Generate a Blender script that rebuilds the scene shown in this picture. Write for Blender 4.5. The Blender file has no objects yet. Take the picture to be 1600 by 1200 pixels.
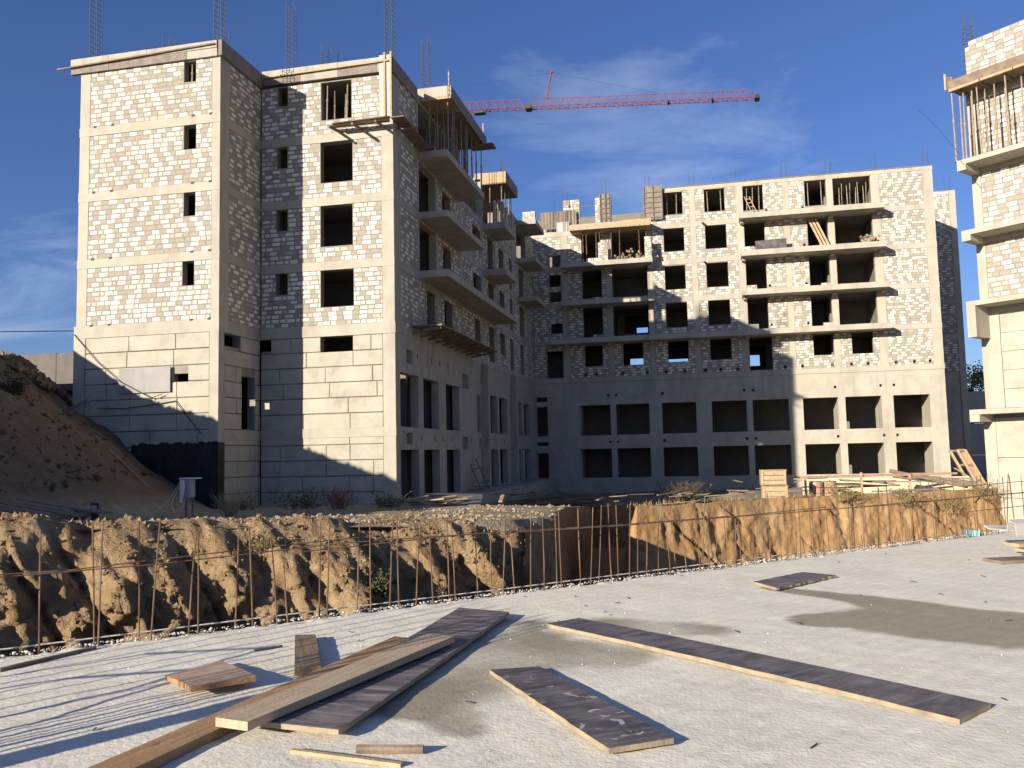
import bpy, math, random
import numpy as np
from mathutils import Vector, Matrix, noise
R = math.radians
rnd = random.Random(7)
scene = bpy.context.scene
col = scene.collection

# ------------------------------------------------------------------ camera
yaw, pitch, roll = R(-12.281), R(4.632), R(-1.246)
cam_d = bpy.data.cameras.new('camera')
cam = bpy.data.objects.new('camera', cam_d); col.objects.link(cam)
f = Vector((math.sin(yaw)*math.cos(pitch), math.cos(yaw)*math.cos(pitch), math.sin(pitch)))
r0 = Vector((math.cos(yaw), -math.sin(yaw), 0)); u0 = r0.cross(f)
rr = math.cos(roll)*r0 + math.sin(roll)*u0
uu = -math.sin(roll)*r0 + math.cos(roll)*u0
cam.matrix_world = Matrix(((rr.x, uu.x, -f.x, 0), (rr.y, uu.y, -f.y, 0), (rr.z, uu.z, -f.z, 1.6), (0, 0, 0, 1)))
cam_d.sensor_fit = 'HORIZONTAL'; cam_d.sensor_width = 36.0
cam_d.lens = 36.0*1322.3/1600.0
cam_d.clip_start = 0.1; cam_d.clip_end = 6000
scene.camera = cam

# ------------------------------------------------------------------ world + sun
SX, SZ = 0.612, 0.338            # sunlight travels (SX, 1, -SZ)
sun_el = math.atan(SZ/math.hypot(SX, 1)); 
world = bpy.data.worlds.new('World'); scene.world = world; world.use_nodes = True
nt = world.node_tree; nt.nodes.clear()
def wn(t, **k):
    n = nt.nodes.new(t)
    for a, b in k.items(): setattr(n, a, b)
    return n
sky = wn('ShaderNodeTexSky', sky_type='NISHITA', sun_disc=False)
sky.sun_elevation = sun_el
sky.sun_rotation = math.atan2(-SX, -1.0)      # direction to the sun, clockwise from +Y
sky.altitude = 100; sky.air_density = 1.0; sky.dust_density = 0.6; sky.ozone_density = 2.6
tc = wn('ShaderNodeTexCoord')
sep = wn('ShaderNodeSeparateXYZ'); nt.links.new(tc.outputs['Generated'], sep.inputs[0])
mx = wn('ShaderNodeMath', operation='MAXIMUM'); nt.links.new(sep.outputs['Z'], mx.inputs[0]); mx.inputs[1].default_value = 0.02
ad = wn('ShaderNodeMath', operation='ADD'); nt.links.new(mx.outputs[0], ad.inputs[0]); ad.inputs[1].default_value = 0.12
dx = wn('ShaderNodeMath', operation='DIVIDE'); nt.links.new(sep.outputs['X'], dx.inputs[0]); nt.links.new(ad.outputs[0], dx.inputs[1])
dy = wn('ShaderNodeMath', operation='DIVIDE'); nt.links.new(sep.outputs['Y'], dy.inputs[0]); nt.links.new(ad.outputs[0], dy.inputs[1])
cb = wn('ShaderNodeCombineXYZ'); nt.links.new(dx.outputs[0], cb.inputs[0]); nt.links.new(dy.outputs[0], cb.inputs[1])
mp = wn('ShaderNodeMapping'); nt.links.new(cb.outputs[0], mp.inputs[0])
mp.inputs['Location'].default_value = (1.3, 2.4, 0); mp.inputs['Rotation'].default_value = (0, 0, R(18)); mp.inputs['Scale'].default_value = (0.9, 1.15, 1)
n1 = wn('ShaderNodeTexNoise'); nt.links.new(mp.outputs[0], n1.inputs['Vector'])
n1.inputs['Scale'].default_value = 1.35; n1.inputs['Detail'].default_value = 9; n1.inputs['Roughness'].default_value = 0.62; n1.inputs['Distortion'].default_value = 0.6
n2 = wn('ShaderNodeTexNoise'); nt.links.new(mp.outputs[0], n2.inputs['Vector']); n2.inputs['Scale'].default_value = 0.6; n2.inputs['Detail'].default_value = 3
mu = wn('ShaderNodeMath', operation='MULTIPLY'); nt.links.new(n1.outputs['Fac'], mu.inputs[0]); nt.links.new(n2.outputs['Fac'], mu.inputs[1])
cr = wn('ShaderNodeMapRange'); nt.links.new(mu.outputs[0], cr.inputs['Value'])
cr.inputs['From Min'].default_value = 0.265; cr.inputs['From Max'].default_value = 0.45; cr.inputs['To Max'].default_value = 0.5; cr.clamp = True
mixc = wn('ShaderNodeMixRGB'); nt.links.new(cr.outputs[0], mixc.inputs['Fac']); nt.links.new(sky.outputs[0], mixc.inputs['Color1'])
mixc.inputs['Color2'].default_value = (7.5, 8.6, 11.0, 1)
bg = wn('ShaderNodeBackground'); bg.inputs['Strength'].default_value = 0.05
tint = wn('ShaderNodeMixRGB', blend_type='MULTIPLY'); tint.inputs['Fac'].default_value = 1.0; tint.inputs['Color2'].default_value = (.78, .93, 1.42, 1)
nt.links.new(sky.outputs[0], tint.inputs['Color1']); nt.links.new(tint.outputs[0], mixc.inputs['Color1'])
nt.links.new(mixc.outputs[0], bg.inputs['Color'])
ow = wn('ShaderNodeOutputWorld'); nt.links.new(bg.outputs[0], ow.inputs[0])

sd = bpy.data.lights.new('sun', 'SUN'); sd.energy = 5.0; sd.angle = R(0.53); sd.color = (1.0, 0.885, 0.73)
sun = bpy.data.objects.new('sun', sd); col.objects.link(sun)
sun.rotation_euler = Vector((SX, 1.0, -SZ)).to_track_quat('-Z', 'Y').to_euler()
sun.location = (-30, -40, 40)

scene.view_settings.view_transform = 'Standard'; scene.view_settings.look = 'None'
scene.view_settings.exposure = 0.88; scene.view_settings.gamma = 1
scene.render.engine = 'CYCLES'
scene.cycles.use_denoising = True
scene.cycles.max_bounces = 5; scene.cycles.diffuse_bounces = 3

# ------------------------------------------------------------------ materials
def mat(name, c1, c2=None, scale=3.0, rough=0.85, bump=0.2, bscale=None, detail=5, c3=None, s3=0.6, streak=False, spec=0.3, stretch=(1, 1, 1), bdist=0.02, lo=0.35, hi=0.65):
    m = bpy.data.materials.new(name); m.use_nodes = True
    t = m.node_tree; b = t.nodes['Principled BSDF']
    b.inputs['Roughness'].default_value = rough
    b.inputs['Specular IOR Level'].default_value = spec
    g = t.nodes.new('ShaderNodeNewGeometry')
    mpn = t.nodes.new('ShaderNodeMapping'); t.links.new(g.outputs['Position'], mpn.inputs[0]); mpn.inputs['Scale'].default_value = stretch
    nz = t.nodes.new('ShaderNodeTexNoise'); t.links.new(mpn.outputs[0], nz.inputs['Vector'])
    nz.inputs['Scale'].default_value = scale; nz.inputs['Detail'].default_value = detail; nz.inputs['Roughness'].default_value = 0.6
    ra = t.nodes.new('ShaderNodeMapRange'); ra.inputs['From Min'].default_value = lo; ra.inputs['From Max'].default_value = hi
    t.links.new(nz.outputs['Fac'], ra.inputs['Value'])
    mi = t.nodes.new('ShaderNodeMixRGB'); t.links.new(ra.outputs[0], mi.inputs['Fac'])
    mi.inputs['Color1'].default_value = (*c1, 1); mi.inputs['Color2'].default_value = (*(c2 or c1), 1)
    out = mi.outputs[0]
    if c3:
        n3 = t.nodes.new('ShaderNodeTexNoise'); n3.inputs['Scale'].default_value = s3; n3.inputs['Detail'].default_value = 6; n3.inputs['Roughness'].default_value = 0.65
        mp3 = t.nodes.new('ShaderNodeMapping'); t.links.new(g.outputs['Position'], mp3.inputs[0])
        mp3.inputs['Scale'].default_value = (1, 1, 0.22) if streak else (1, 1, 1)
        t.links.new(mp3.outputs[0], n3.inputs['Vector'])
        r3 = t.nodes.new('ShaderNodeMapRange'); r3.inputs['From Min'].default_value = 0.48; r3.inputs['From Max'].default_value = 0.72; r3.inputs['To Max'].default_value = 0.8
        t.links.new(n3.outputs['Fac'], r3.inputs['Value'])
        m3 = t.nodes.new('ShaderNodeMixRGB'); t.links.new(r3.outputs[0], m3.inputs['Fac']); t.links.new(out, m3.inputs['Color1']); m3.inputs['Color2'].default_value = (*c3, 1)
        out = m3.outputs[0]
    t.links.new(out, b.inputs['Base Color'])
    if bump:
        nb = t.nodes.new('ShaderNodeTexNoise'); t.links.new(mpn.outputs[0], nb.inputs['Vector'])
        nb.inputs['Scale'].default_value = bscale or scale*6; nb.inputs['Detail'].default_value = 6; nb.inputs['Roughness'].default_value = 0.65
        bp = t.nodes.new('ShaderNodeBump'); bp.inputs['Strength'].default_value = bump; bp.inputs['Distance'].default_value = bdist
        t.links.new(nb.outputs['Fac'], bp.inputs['Height']); t.links.new(bp.outputs[0], b.inputs['Normal'])
    m['out'] = out.node.name
    return m

M = {}
M['conc'] = mat('cast_concrete', (.355, .33, .27), (.42, .39, .318), 1.4, .9, .3, 9, c3=(.27, .252, .212), s3=.9, streak=True)
M['conc2'] = mat('board_marked_concrete', (.33, .31, .265), (.40, .372, .31), 2.0, .9, .4, 12, c3=(.23, .215, .185), s3=1.6, streak=True)
M['found'] = mat('foundation_block_concrete', (.37, .345, .28), (.435, .405, .328), 1.1, .92, .35, 14, c3=(.27, .252, .21), s3=1.3)
M['white'] = mat('shell_limestone', (.76, .71, .60), (.67, .62, .52), 5.5, .95, .5, 30, c3=(.40, .365, .29), s3=3.6, lo=.38, hi=.72)
M['tan'] = mat('dusty_limestone', (.48, .44, .365), (.41, .375, .31), 3.0, .95, .5, 30, c3=(.34, .30, .24), s3=2.6)
M['grey'] = mat('cement_smeared_limestone', (.29, .267, .22), (.35, .32, .265), 4.0, .95, .5, 30, c3=(.25, .228, .187), s3=4.0)
M['inner'] = mat('interior_concrete', (.16, .15, .135), (.20, .185, .16), 1.5, .95, .2, 10)  # concrete coloured darker so the rooms behind the openings look shaded
M['mortar'] = mat('cement_mortar', (.225, .203, .165), (.28, .255, .21), 4, .95, .5, 25)
M['grey_sheet'] = mat('fibre_cement_sheet', (.36, .355, .34), (.42, .41, .39), 1.5, .8, .1, 10, c3=(.30, .29, .27), streak=True)
M['cover'] = mat('grey_cover_sheet', (.27, .268, .262), (.32, .315, .305), 1.5, .8, .1, 10, c3=(.22, .218, .21), streak=True)
M['film'] = mat('film_faced_plywood', (.040, .034, .037), (.075, .066, .066), 3, .5, .15, 20, c3=(.17, .15, .14), s3=2.2, stretch=(1, 1, 1), spec=.5)
M['ply_edge'] = mat('plywood_edge', (.36, .29, .19), (.27, .215, .145), 9, .9, .3, 40, c3=(.17, .14, .10), s3=5)
M['wood'] = mat('pale_sawn_timber', (.47, .345, .205), (.36, .26, .15), 9, .85, .35, 40, c3=(.27, .20, .13), s3=5)
M['brown'] = mat('brown_sawn_timber', (.36, .21, .095), (.26, .15, .07), 9, .8, .35, 40)
M['oldwood'] = mat('weathered_timber', (.21, .16, .115), (.14, .105, .078), 8, .9, .4, 40, c3=(.31, .255, .19), s3=4)
M['rustply'] = mat('rusty_stained_plywood', (.33, .17, .10), (.42, .27, .17), 7, .5, .3, 30, c3=(.50, .38, .28), s3=9, spec=.5)
M['formply'] = mat('dark_formwork_board', (.16, .135, .115), (.22, .19, .16), 3, .8, .3, 30, c3=(.28, .25, .21), s3=3, streak=True)
M['rust'] = mat('rusty_rebar', (.15, .085, .05), (.095, .06, .042), 12, .9, .4, 80, c3=(.26, .20, .14), s3=3)
M['steel'] = mat('dull_prop_steel', (.30, .255, .20), (.22, .18, .14), 6, .6, .1, 40, c3=(.19, .12, .08), s3=4)
M['darksteel'] = mat('dark_rebar_steel', (.055, .06, .075), (.085, .085, .09), 10, .7, .1, 40)
M['red'] = mat('crane_red_paint', (.24, .065, .058), (.19, .055, .05), 2, .6, .05, 20)
M['black'] = mat('black_steel', (.02, .02, .022), (.035, .035, .035), 5, .5, .05)
M['bitumen'] = mat('bitumen_coating', (.012, .012, .014), (.02, .02, .022), 4, .55, .3, 12, c3=(.045, .04, .036), s3=2)
M['dirt'] = mat('loam', (.325, .222, .115), (.235, .155, .077), 2.4, .97, 1.0, 12, c3=(.40, .305, .185), s3=2.2, bdist=.10)
M['clay'] = mat('cut_clay', (.36, .225, .10), (.285, .17, .076), 1.2, .97, .9, 7, c3=(.40, .30, .17), s3=1.6, streak=True, bdist=.06)
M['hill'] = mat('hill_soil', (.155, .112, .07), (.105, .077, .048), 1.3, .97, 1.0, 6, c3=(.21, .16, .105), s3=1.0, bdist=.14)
M['terrace'] = mat('dusty_ground', (.30, .245, .165), (.22, .172, .11), 2.2, .97, 1.0, 11, c3=(.40, .355, .275), s3=1.5, bdist=.08)
M['stone'] = mat('rubble_stone', (.33, .275, .19), (.24, .18, .11), 3, .95, .6, 20)
M['crumb'] = mat('concrete_crumbs', (.66, .63, .56), (.56, .535, .48), 5, .95, .5, 30)
M['cream'] = mat('cream_render', (.62, .53, .35), (.55, .46, .30), 1.5, .9, .2, 12)
M['cable'] = mat('dark_cable', (.05, .045, .04), None, 5, .7, 0)
M['bag'] = mat('white_plastic', (.75, .72, .66), (.68, .65, .6), 9, .5, .3, 30)
M['leaf'] = mat('green_leaf', (.07, .085, .032), (.11, .12, .05), 5, .7, 0)
M['leaf2'] = mat('tree_leaf', (.10, .15, .03), (.16, .19, .05), .8, .7, 0)
M['dry'] = mat('dry_grass', (.38, .28, .14), (.30, .23, .12), 5, .9, 0)
M['twig'] = mat('reddish_twig', (.30, .13, .075), (.24, .10, .06), 5, .9, 0)
M['trunk'] = mat('bark', (.10, .075, .05), (.14, .10, .07), 6, .95, .4)
M['roofred'] = mat('red_metal_roof', (.14, .065, .05), (.11, .055, .045), 2, .6, .1)
M['tarp'] = mat('grey_plastic_sheet', (.10, .105, .11), (.15, .155, .16), 3, .6, .2)
M['far_ground'] = mat('far_ground_soil', (.26, .21, .13), (.20, .17, .11), .05, .97, 0)
M['oldwall'] = mat('weathered_wall_concrete', (.12, .11, .10), (.16, .145, .13), .8, .95, .3, 8, c3=(.08, .075, .07), streak=True)  # dark grey-brown with darker vertical streaks
M['turq'] = mat('turquoise_plastic', (.25, .48, .45), None, 3, .5, 0)

# ------------------------------------------------------------------ mesh helpers
class MB:
    def __init__(s): s.v = []; s.f = []
    def box(s, x0, x1, y0, y1, z0, z1):
        n = len(s.v)
        s.v += [(x0,y0,z0),(x1,y0,z0),(x1,y1,z0),(x0,y1,z0),(x0,y0,z1),(x1,y0,z1),(x1,y1,z1),(x0,y1,z1)]
        s.f += [(n,n+3,n+2,n+1),(n+4,n+5,n+6,n+7),(n,n+1,n+5,n+4),(n+1,n+2,n+6,n+5),(n+2,n+3,n+7,n+6),(n+3,n,n+4,n+7)]
        return s
    def hexa(s, p):          # 8 points, bottom ring then top ring
        n = len(s.v); s.v += [tuple(q) for q in p]
        s.f += [(n,n+3,n+2,n+1),(n+4,n+5,n+6,n+7),(n,n+1,n+5,n+4),(n+1,n+2,n+6,n+5),(n+2,n+3,n+7,n+6),(n+3,n,n+4,n+7)]
        return s
    def beam(s, a, b, w, h, up=(0, 0, 1)):    # bar from a to b, w wide, h high, centred
        a = Vector(a); b = Vector(b); d = (b-a).normalized(); up = Vector(up)
        if abs(d.dot(up)) > .98: up = Vector((1, 0, 0))
        sd_ = d.cross(up).normalized(); u2 = sd_.cross(d).normalized()
        p = []
        for zz in (-h/2, h/2):
            for q, ss in ((a, -1), (b, -1), (b, 1), (a, 1)):
                p.append(q + sd_*(-ss*w/2) + u2*zz)
        return s.hexa(p)
    def tube(s, a, b, r, n=6, r2=None):
        return s.path([a, b], [r, r if r2 is None else r2], n)
    def path(s, pts, rad, n=6):
        pts = [Vector(p) for p in pts]
        if not isinstance(rad, (list, tuple)): rad = [rad]*len(pts)
        b0 = len(s.v)
        for i, p in enumerate(pts):
            d = (pts[min(i+1, len(pts)-1)] - pts[max(i-1, 0)]).normalized()
            a = Vector((0, 0, 1)) if abs(d.z) < .9 else Vector((1, 0, 0))
            e1 = d.cross(a).normalized(); e2 = d.cross(e1)
            for k in range(n):
                t = 2*math.pi*k/n
                s.v.append(tuple(p + (e1*math.cos(t) + e2*math.sin(t))*rad[i]))
        for i in range(len(pts)-1):
            for k in range(n):
                q = b0+i*n
                s.f.append((q+k, q+(k+1) % n, q+n+(k+1) % n, q+n+k))
        s.f.append(tuple(b0+k for k in range(n))[::-1]); q = b0+(len(pts)-1)*n
        s.f.append(tuple(q+k for k in range(n)))
        return s
    def lump(s, c, r, rg, sq=(1, 1, 1)):      # irregular stone
        n = len(s.v); c = Vector(c)
        rot = Matrix.Rotation(rg.random()*6.28, 3, 'Z') @ Matrix.Rotation(rg.random()*6.28, 3, 'X')
        P_ = [(1,0,0),(-1,0,0),(0,1,0),(0,-1,0),(0,0,1),(0,0,-1),(.6,.6,.6),(-.6,-.6,.55)]
        for p in P_[:6]:
            q = rot @ (Vector(p)*(r*(.65+.6*rg.random())))
            s.v.append((c.x+q.x*sq[0], c.y+q.y*sq[1], c.z+q.z*sq[2]))
        for a_, b_, c_ in ((0,2,4),(2,1,4),(1,3,4),(3,0,4),(2,0,5),(1,2,5),(3,1,5),(0,3,5)): s.f.append((n+a_, n+b_, n+c_))
        return s
    def mesh(s, name, m, smooth=False):
        me = bpy.data.meshes.new(name); me.from_pydata(s.v, [], s.f)
        if m: me.materials.append(M[m] if isinstance(m, str) else m)
        if smooth: me.polygons.foreach_set('use_smooth', [True]*len(me.polygons))
        me.update(); return me
    def build(s, name, m, parent=None, smooth=False):
        return obj(name, s.mesh(name, m, smooth), parent)

def obj(name, me, parent=None):
    o = bpy.data.objects.new(name, me); col.objects.link(o)
    if parent is not None:
        o.parent = parent; o.matrix_parent_inverse = Matrix.Translation(-Vector(parent.location))
    return o
def tag(o, label=None, cat=None, group=None, kind=None):
    if label: o['label'] = label
    if cat: o['category'] = cat
    if group: o['group'] = group
    if kind: o['kind'] = kind
    return o
def thing(name, loc, label, cat, group=None):
    o = bpy.data.objects.new(name, None); o.empty_display_size = .3; o.location = loc; col.objects.link(o)
    return tag(o, label, cat, group)

def rect_minus(reg, holes):
    x0, x1, z0, z1 = reg
    hs = [h for h in holes if h[0] < x1-1e-4 and h[1] > x0+1e-4 and h[2] < z1-1e-4 and h[3] > z0+1e-4]
    zs = sorted({z0, z1} | {min(max(v, z0), z1) for h in hs for v in h[2:4]})
    out = []
    for za, zb in zip(zs, zs[1:]):
        if zb-za < 1e-4: continue
        zm = (za+zb)/2
        for a, b in free(x0, x1, [h for h in hs if h[2] < zm < h[3]]): out.append([a, b, za, zb])
    merged = []                       # join rows with the same span
    for r in out:
        for m_ in merged:
            if abs(m_[0]-r[0]) < 1e-4 and abs(m_[1]-r[1]) < 1e-4 and abs(m_[3]-r[2]) < 1e-4: m_[3] = r[3]; break
        else: merged.append(list(r))
    return merged
def free(x0, x1, hs):
    segs = [(x0, x1)]
    for h in hs:
        ns = []
        for a, b in segs:
            if h[1] <= a or h[0] >= b: ns.append((a, b)); continue
            if h[0] > a: ns.append((a, h[0]))
            if h[1] < b: ns.append((h[1], b))
        segs = ns
    return [q for q in segs if q[1]-q[0] > 1e-3]

class Frame:
    def __init__(s, O, U, N): s.O = Vector((*O, 0)); s.U = Vector((*U, 0)); s.N = Vector((*N, 0))
    def P(s, u, z, d): 
        q = s.O + s.U*u - s.N*d; return Vector((q.x, q.y, z))
    def box(s, mb, u0, u1, z0, z1, d0, d1):
        ring = ((u0, d0), (u1, d0), (u1, d1), (u0, d1))
        return mb.hexa([s.P(u, z0, d) for u, d in ring] + [s.P(u, z1, d) for u, d in ring])

# shared block shapes: unit box in (u, z) with an uneven bevelled face
BLK = []
for k in range(6):
    g = random.Random(40+k); j = lambda a: (g.random()-.5)*a
    BLK.append([(u+j(.03)*(1 if d > .1 else 1), z+j(.05), d) for (u, z, d) in
        [(0,0,1),(1,0,1),(1,1,1),(0,1,1),(0,0,.25),(1,0,.25),(1,1,.25),(0,1,.25)]] +
        [(u+j(.07), z+j(.14), 0+abs(j(.12))) for (u, z) in ((.05,.10),(.95,.10),(.95,.90),(.05,.90))])
BF = [(4,5,9,8),(5,6,10,9),(6,7,11,10),(7,4,8,11),(8,9,10,11),(0,1,5,4),(1,2,6,5),(2,3,7,6),(3,0,4,7)]
BLK_ME = {}
def blk_mesh(k, m):
    if (k, m) not in BLK_ME:
        me = bpy.data.meshes.new('block'); me.from_pydata([(u, d, z) for u, z, d in BLK[k]], [], BF)
        me.materials.append(M[m]); BLK_ME[(k, m)] = me
    return BLK_ME[(k, m)]
class Masonry:
    """collects block positions of a building; the first `quota` become objects, the rest one joined part"""
    def __init__(s, bld, quota): s.bld = bld; s.quota = quota; s.rest = {'white': MB(), 'grey': MB(), 'tan': MB()}; s.mort = MB(); s.g = random.Random(quota+len(bld.name))
    def infill(s, fr, reg, holes, depth=.38, whites=.72, single=True, h=.213, L=.43, lintel=False, hdr=.05):
        g = s.g
        for a, b, z0, z1 in rect_minus(reg, holes): fr.box(s.mort, a, b, z0, z1, .016, depth)
        x0, x1, z0, z1 = reg
        n = max(1, round((z1-z0)/h)); hh = (z1-z0)/n
        for i in range(n):
            za, zb = z0+i*hh, z0+(i+1)*hh
            act = [q for q in holes if min(q[3], zb)-max(q[2], za) > .35*hh and q[1] > x0 and q[0] < x1]
            soldier = (i == n-1 and lintel and g.random() < .6)
            for a, b in free(x0, x1, act):
                u = a - g.random()*L*.7; w = g.random() < .5
                while u < b-.03:
                    if soldier: ln = .2
                    else: ln = L*(.92+.2*g.random()) if w else L*(.5+.3*g.random())
                    nv_ = noise.noise(Vector((u*.22+fr.O.x, za*.3, fr.O.y*.1)))
                    isw = (g.random() < (whites+.12 if w else hdr+.32*max(0, nv_)))
                    ua, ub = max(a, u), min(b, u+ln); u += ln; w = not w
                    if ub-ua < .07: continue
                    m = ('white' if g.random() < .92 else 'tan') if isw else ('grey' if g.random() < .86 else 'tan')
                    k = g.randrange(6); j = (.020+.020*g.random()) if isw else (.013+.008*g.random())
                    dz = .004*g.random(); de = .002+.006*g.random() if isw else .008+.006*g.random()
                    if s.quota > 0 and single and ub-ua > .2:
                        s.quota -= 1
                        o = obj('limestone_block', blk_mesh(k, m), None)
                        o.parent = s.bld
                        mw = Matrix(((fr.U.x, -fr.N.x, 0, 0), (fr.U.y, -fr.N.y, 0, 0), (0, 0, 1, 0), (0, 0, 0, 1)))
                        p = fr.P(ua+j, za+j+dz, de)
                        o.matrix_local = Matrix.Translation(p-Vector(s.bld.location)) @ mw @ Matrix.Diagonal((ub-ua-2*j, .05, zb-za-2*j, 1))
                    else:
                        mb = s.rest[m]; n0 = len(mb.v)
                        for (uu_, zz_, dd_) in BLK[k]:
                            mb.v.append(tuple(fr.P(ua+j+uu_*(ub-ua-2*j), za+j+dz+zz_*(zb-za-2*j), de+dd_*.05)))
                        mb.f += [tuple(n0+q for q in F_) for F_ in BF]
    def finish(s):
        tag(s.mort.build('mortar_backing', 'mortar', s.bld), kind='stuff')
        for m, nm in (('white', 'white_block_masonry'), ('grey', 'grey_block_masonry'), ('tan', 'tan_block_masonry')):
            if s.rest[m].v: tag(s.rest[m].build(nm, m, s.bld), kind='stuff')

def cbox(fr, name, m, bld, u0, u1, z0, z1, d0, d1):
    mb = MB(); fr.box(mb, u0, u1, z0, z1, d0, d1); return mb.build(name, m, bld)
def wallpieces(fr, name, m, bld, reg, holes, d0, d1):
    for a, b, z0, z1 in rect_minus(reg, holes): cbox(fr, name, m, bld, a, b, z0, z1, d0, d1)

def rebar_cage(bld, x, y, z0, z1, w=.34, n=4, r=.015, ties=True, m='darksteel', wy=None):
    mb = MB(); wy = wy or w; g = rnd
    for sx in (-.5, .5):
        for sy in (-.5, .5):
            t = z1 - g.random()*.25
            mb.tube((x+sx*w, y+sy*wy, z0-.1), (x+sx*w+g.uniform(-.05, .05), y+sy*wy, t), r, 5)
    if ties:
        z = z0+.15
        while z < z1-.4:
            ring = [(x+a*w, y+b*wy, z) for a, b in ((-.53,-.53),(.53,-.53),(.53,.53),(-.53,.53))]
            for i in range(4): mb.tube(ring[i], ring[(i+1) % 4], r*.75, 4)
            z += .22+.05*g.random()
    return mb.build('rebar_cage', m, bld)

# ================================================================== LEFT BLOCK
XB, XL, YT, YR, XS, YF = -19.63, -26.6, 32.06, 35.55, -13.04, 69.0
lb = thing('apartment_block', (-20, 35, -.6), 'tall unfinished left block of pale limestone infill and concrete frame, its lit corner tower nearest', 'building')
ma = Masonry(lb, 300)
FT = Frame((0, YT), (1, 0), (0, -1)); FR = Frame((0, YR), (1, 0), (0, -1))
FS = Frame((XB, 0), (0, 1), (1, 0)); FW = Frame((XS, 0), (0, 1), (1, 0))
LV = [7.55, 10.51, 13.53, 16.53, 19.6]        # band tops
BT = .40
# --- tower front
tw = [(-21.40,-20.82,18.08,19.0),(-21.38,-20.79,15.05,16.13),(-21.36,-20.80,12.09,13.13),(-21.39,-20.83,9.05,10.11)]
cl = [(-26.6, -26.1), (-20.0, XB)]
for i in range(4):
    z0, z1 = LV[i], LV[i+1]-(BT if i < 3 else .55)
    for a, b in cl: cbox(FT, 'column', 'conc', lb, a, b, z0, z1, 0, .42)
    ma.infill(FT, (-26.1, -20.0, z0, z1), [tw[3-i]], lintel=False, hdr=(.5, .12, .05, .1)[i])
    if i < 3: cbox(FT, 'floor_band', 'conc', lb, XL-.02, XB+.012, LV[i+1]-BT, LV[i+1], -.012, .42)
cbox(FT, 'floor_band', 'conc', lb, XL-.1, XB+.015, LV[0]-.55, LV[0], -.015, .42)
# --- tower side (in the shade)
sd_w = [(32.6, 33.82, 6.45, 7.0), (33.95, 35.12, 2.89, 5.25)]
for i in range(4):
    z0, z1 = LV[i], LV[i+1]-(BT if i < 3 else .55)
    cbox(FS, 'column', 'conc', lb, YT+.42, YT+.75, z0, z1, 0, .4)
    ma.infill(FS, (YT+.75, YR+.05, z0, z1), [], single=False)
    if i < 3: cbox(FS, 'floor_band', 'conc', lb, YT+.42, YR+.05, LV[i+1]-BT, LV[i+1], 0, .4)
cbox(FS, 'floor_band', 'conc', lb, YT+.42, YR+.05, LV[0]-.55, LV[0], 0, .4)
# --- recessed front
rw = [(-16.56,-15.05,17.19,19.0),(-16.60,-15.02,14.21,16.13),(-16.61,-15.03,11.21,13.13),(-16.61,-15.0,8.40,10.11)]
rs = [(-18.76,-18.26,18.11,19.0),(-18.79,-18.27,15.10,16.13),(-18.82,-18.27,12.12,13.13),(-18.85,-18.27,9.10,10.11)]
for i in range(4):
    z0, z1 = LV[i], LV[i+1]-(BT if i < 3 else .55)
    cbox(FR, 'column', 'conc', lb, -13.6, XS, z0, z1, -.004, .42)
    ma.infill(FR, (XB+.03, -13.6, z0, z1), [rw[3-i], rs[3-i]], single=False, hdr=(.35, .2, .1, .2)[i])
    if i < 3: cbox(FR, 'floor_band', 'conc', lb, XB+.03, XS+.01, LV[i+1]-BT, LV[i+1], -.014, .42)
cbox(FR, 'floor_band', 'conc', lb, XB+.03, XS+.03, LV[0]-.5, LV[0], -.03, .42)
# --- basement of big foundation blocks
def foundation(fr, u0, u1, z0, z1, holes, rh=.715, L=2.28, seed=1, cols_=()):
    g = random.Random(seed); mort = MB()
    for a, b, za, zb in rect_minus((u0, u1, z0, z1), holes): fr.box(mort, a, b, za, zb, .07, .4)
    mort.build('joint_mortar', 'mortar', lb)
    n = round((z1-z0)/rh); h = (z1-z0)/n
    for i in range(n):
        za, zb = z0+i*h+.014+.012*g.random(), z0+(i+1)*h-.014-.012*g.random()
        act = [q for q in holes if min(q[3], zb)-max(q[2], za) > .3*h]
        for a, b in free(u0, u1, act):
            u = a - (L*.5 if i % 2 else 0) - g.random()*.3
            while u < b-.05:
                ln = L*g.choice((1, 1, 1, .5)); ua, ub = max(a, u)+.01, min(b, u+ln)-.01; u += ln
                if ub-ua < .12: continue
                mb = MB(); p = g.uniform(-.012, .014); e = .02
                q = [(ua, za, .3), (ub, za, .3), (ub, zb, .3), (ua, zb, .3), (ua, za, p+e), (ub, za, p+e), (ub, zb, p+e), (ua, zb, p+e),
                     (ua+e, za+e, p), (ub-e, za+e, p), (ub-e, zb-e, p), (ua+e, zb-e, p)]
                mb.v = [tuple(fr.P(*t)) for t in q]; mb.f = list(BF); mb.build('foundation_block', 'found', lb)
bw = (-21.79, -21.06, 4.80, 5.27); plate = (-24.35, -21.85, 4.5, 5.57)
cbox(FT, 'column', 'conc', lb, XL-.1, -26.12, -1.2, LV[0]-.55, -.012, .42)
cbox(FT, 'column', 'conc', lb, -20.05, XB, -1.2, LV[0]-.55, -.01, .42)
foundation(FT, -26.12, -20.05, -1.3, LV[0]-.55, [bw], seed=3)
cbox(FT, 'cover_sheet', 'cover', lb, plate[0], plate[1], plate[2], plate[3], -.1, -.05)
foundation(FS, YT+.42, YR, -1.3, LV[0]-.55, sd_w, seed=5)
foundation(FR, XB+.03, -13.62, -1.4, LV[0]-.5, [(-16.63, -15.06, 6.3, 7.04), (-19.6, -19.1, 6.5, 7.03)], seed=8)
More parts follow.
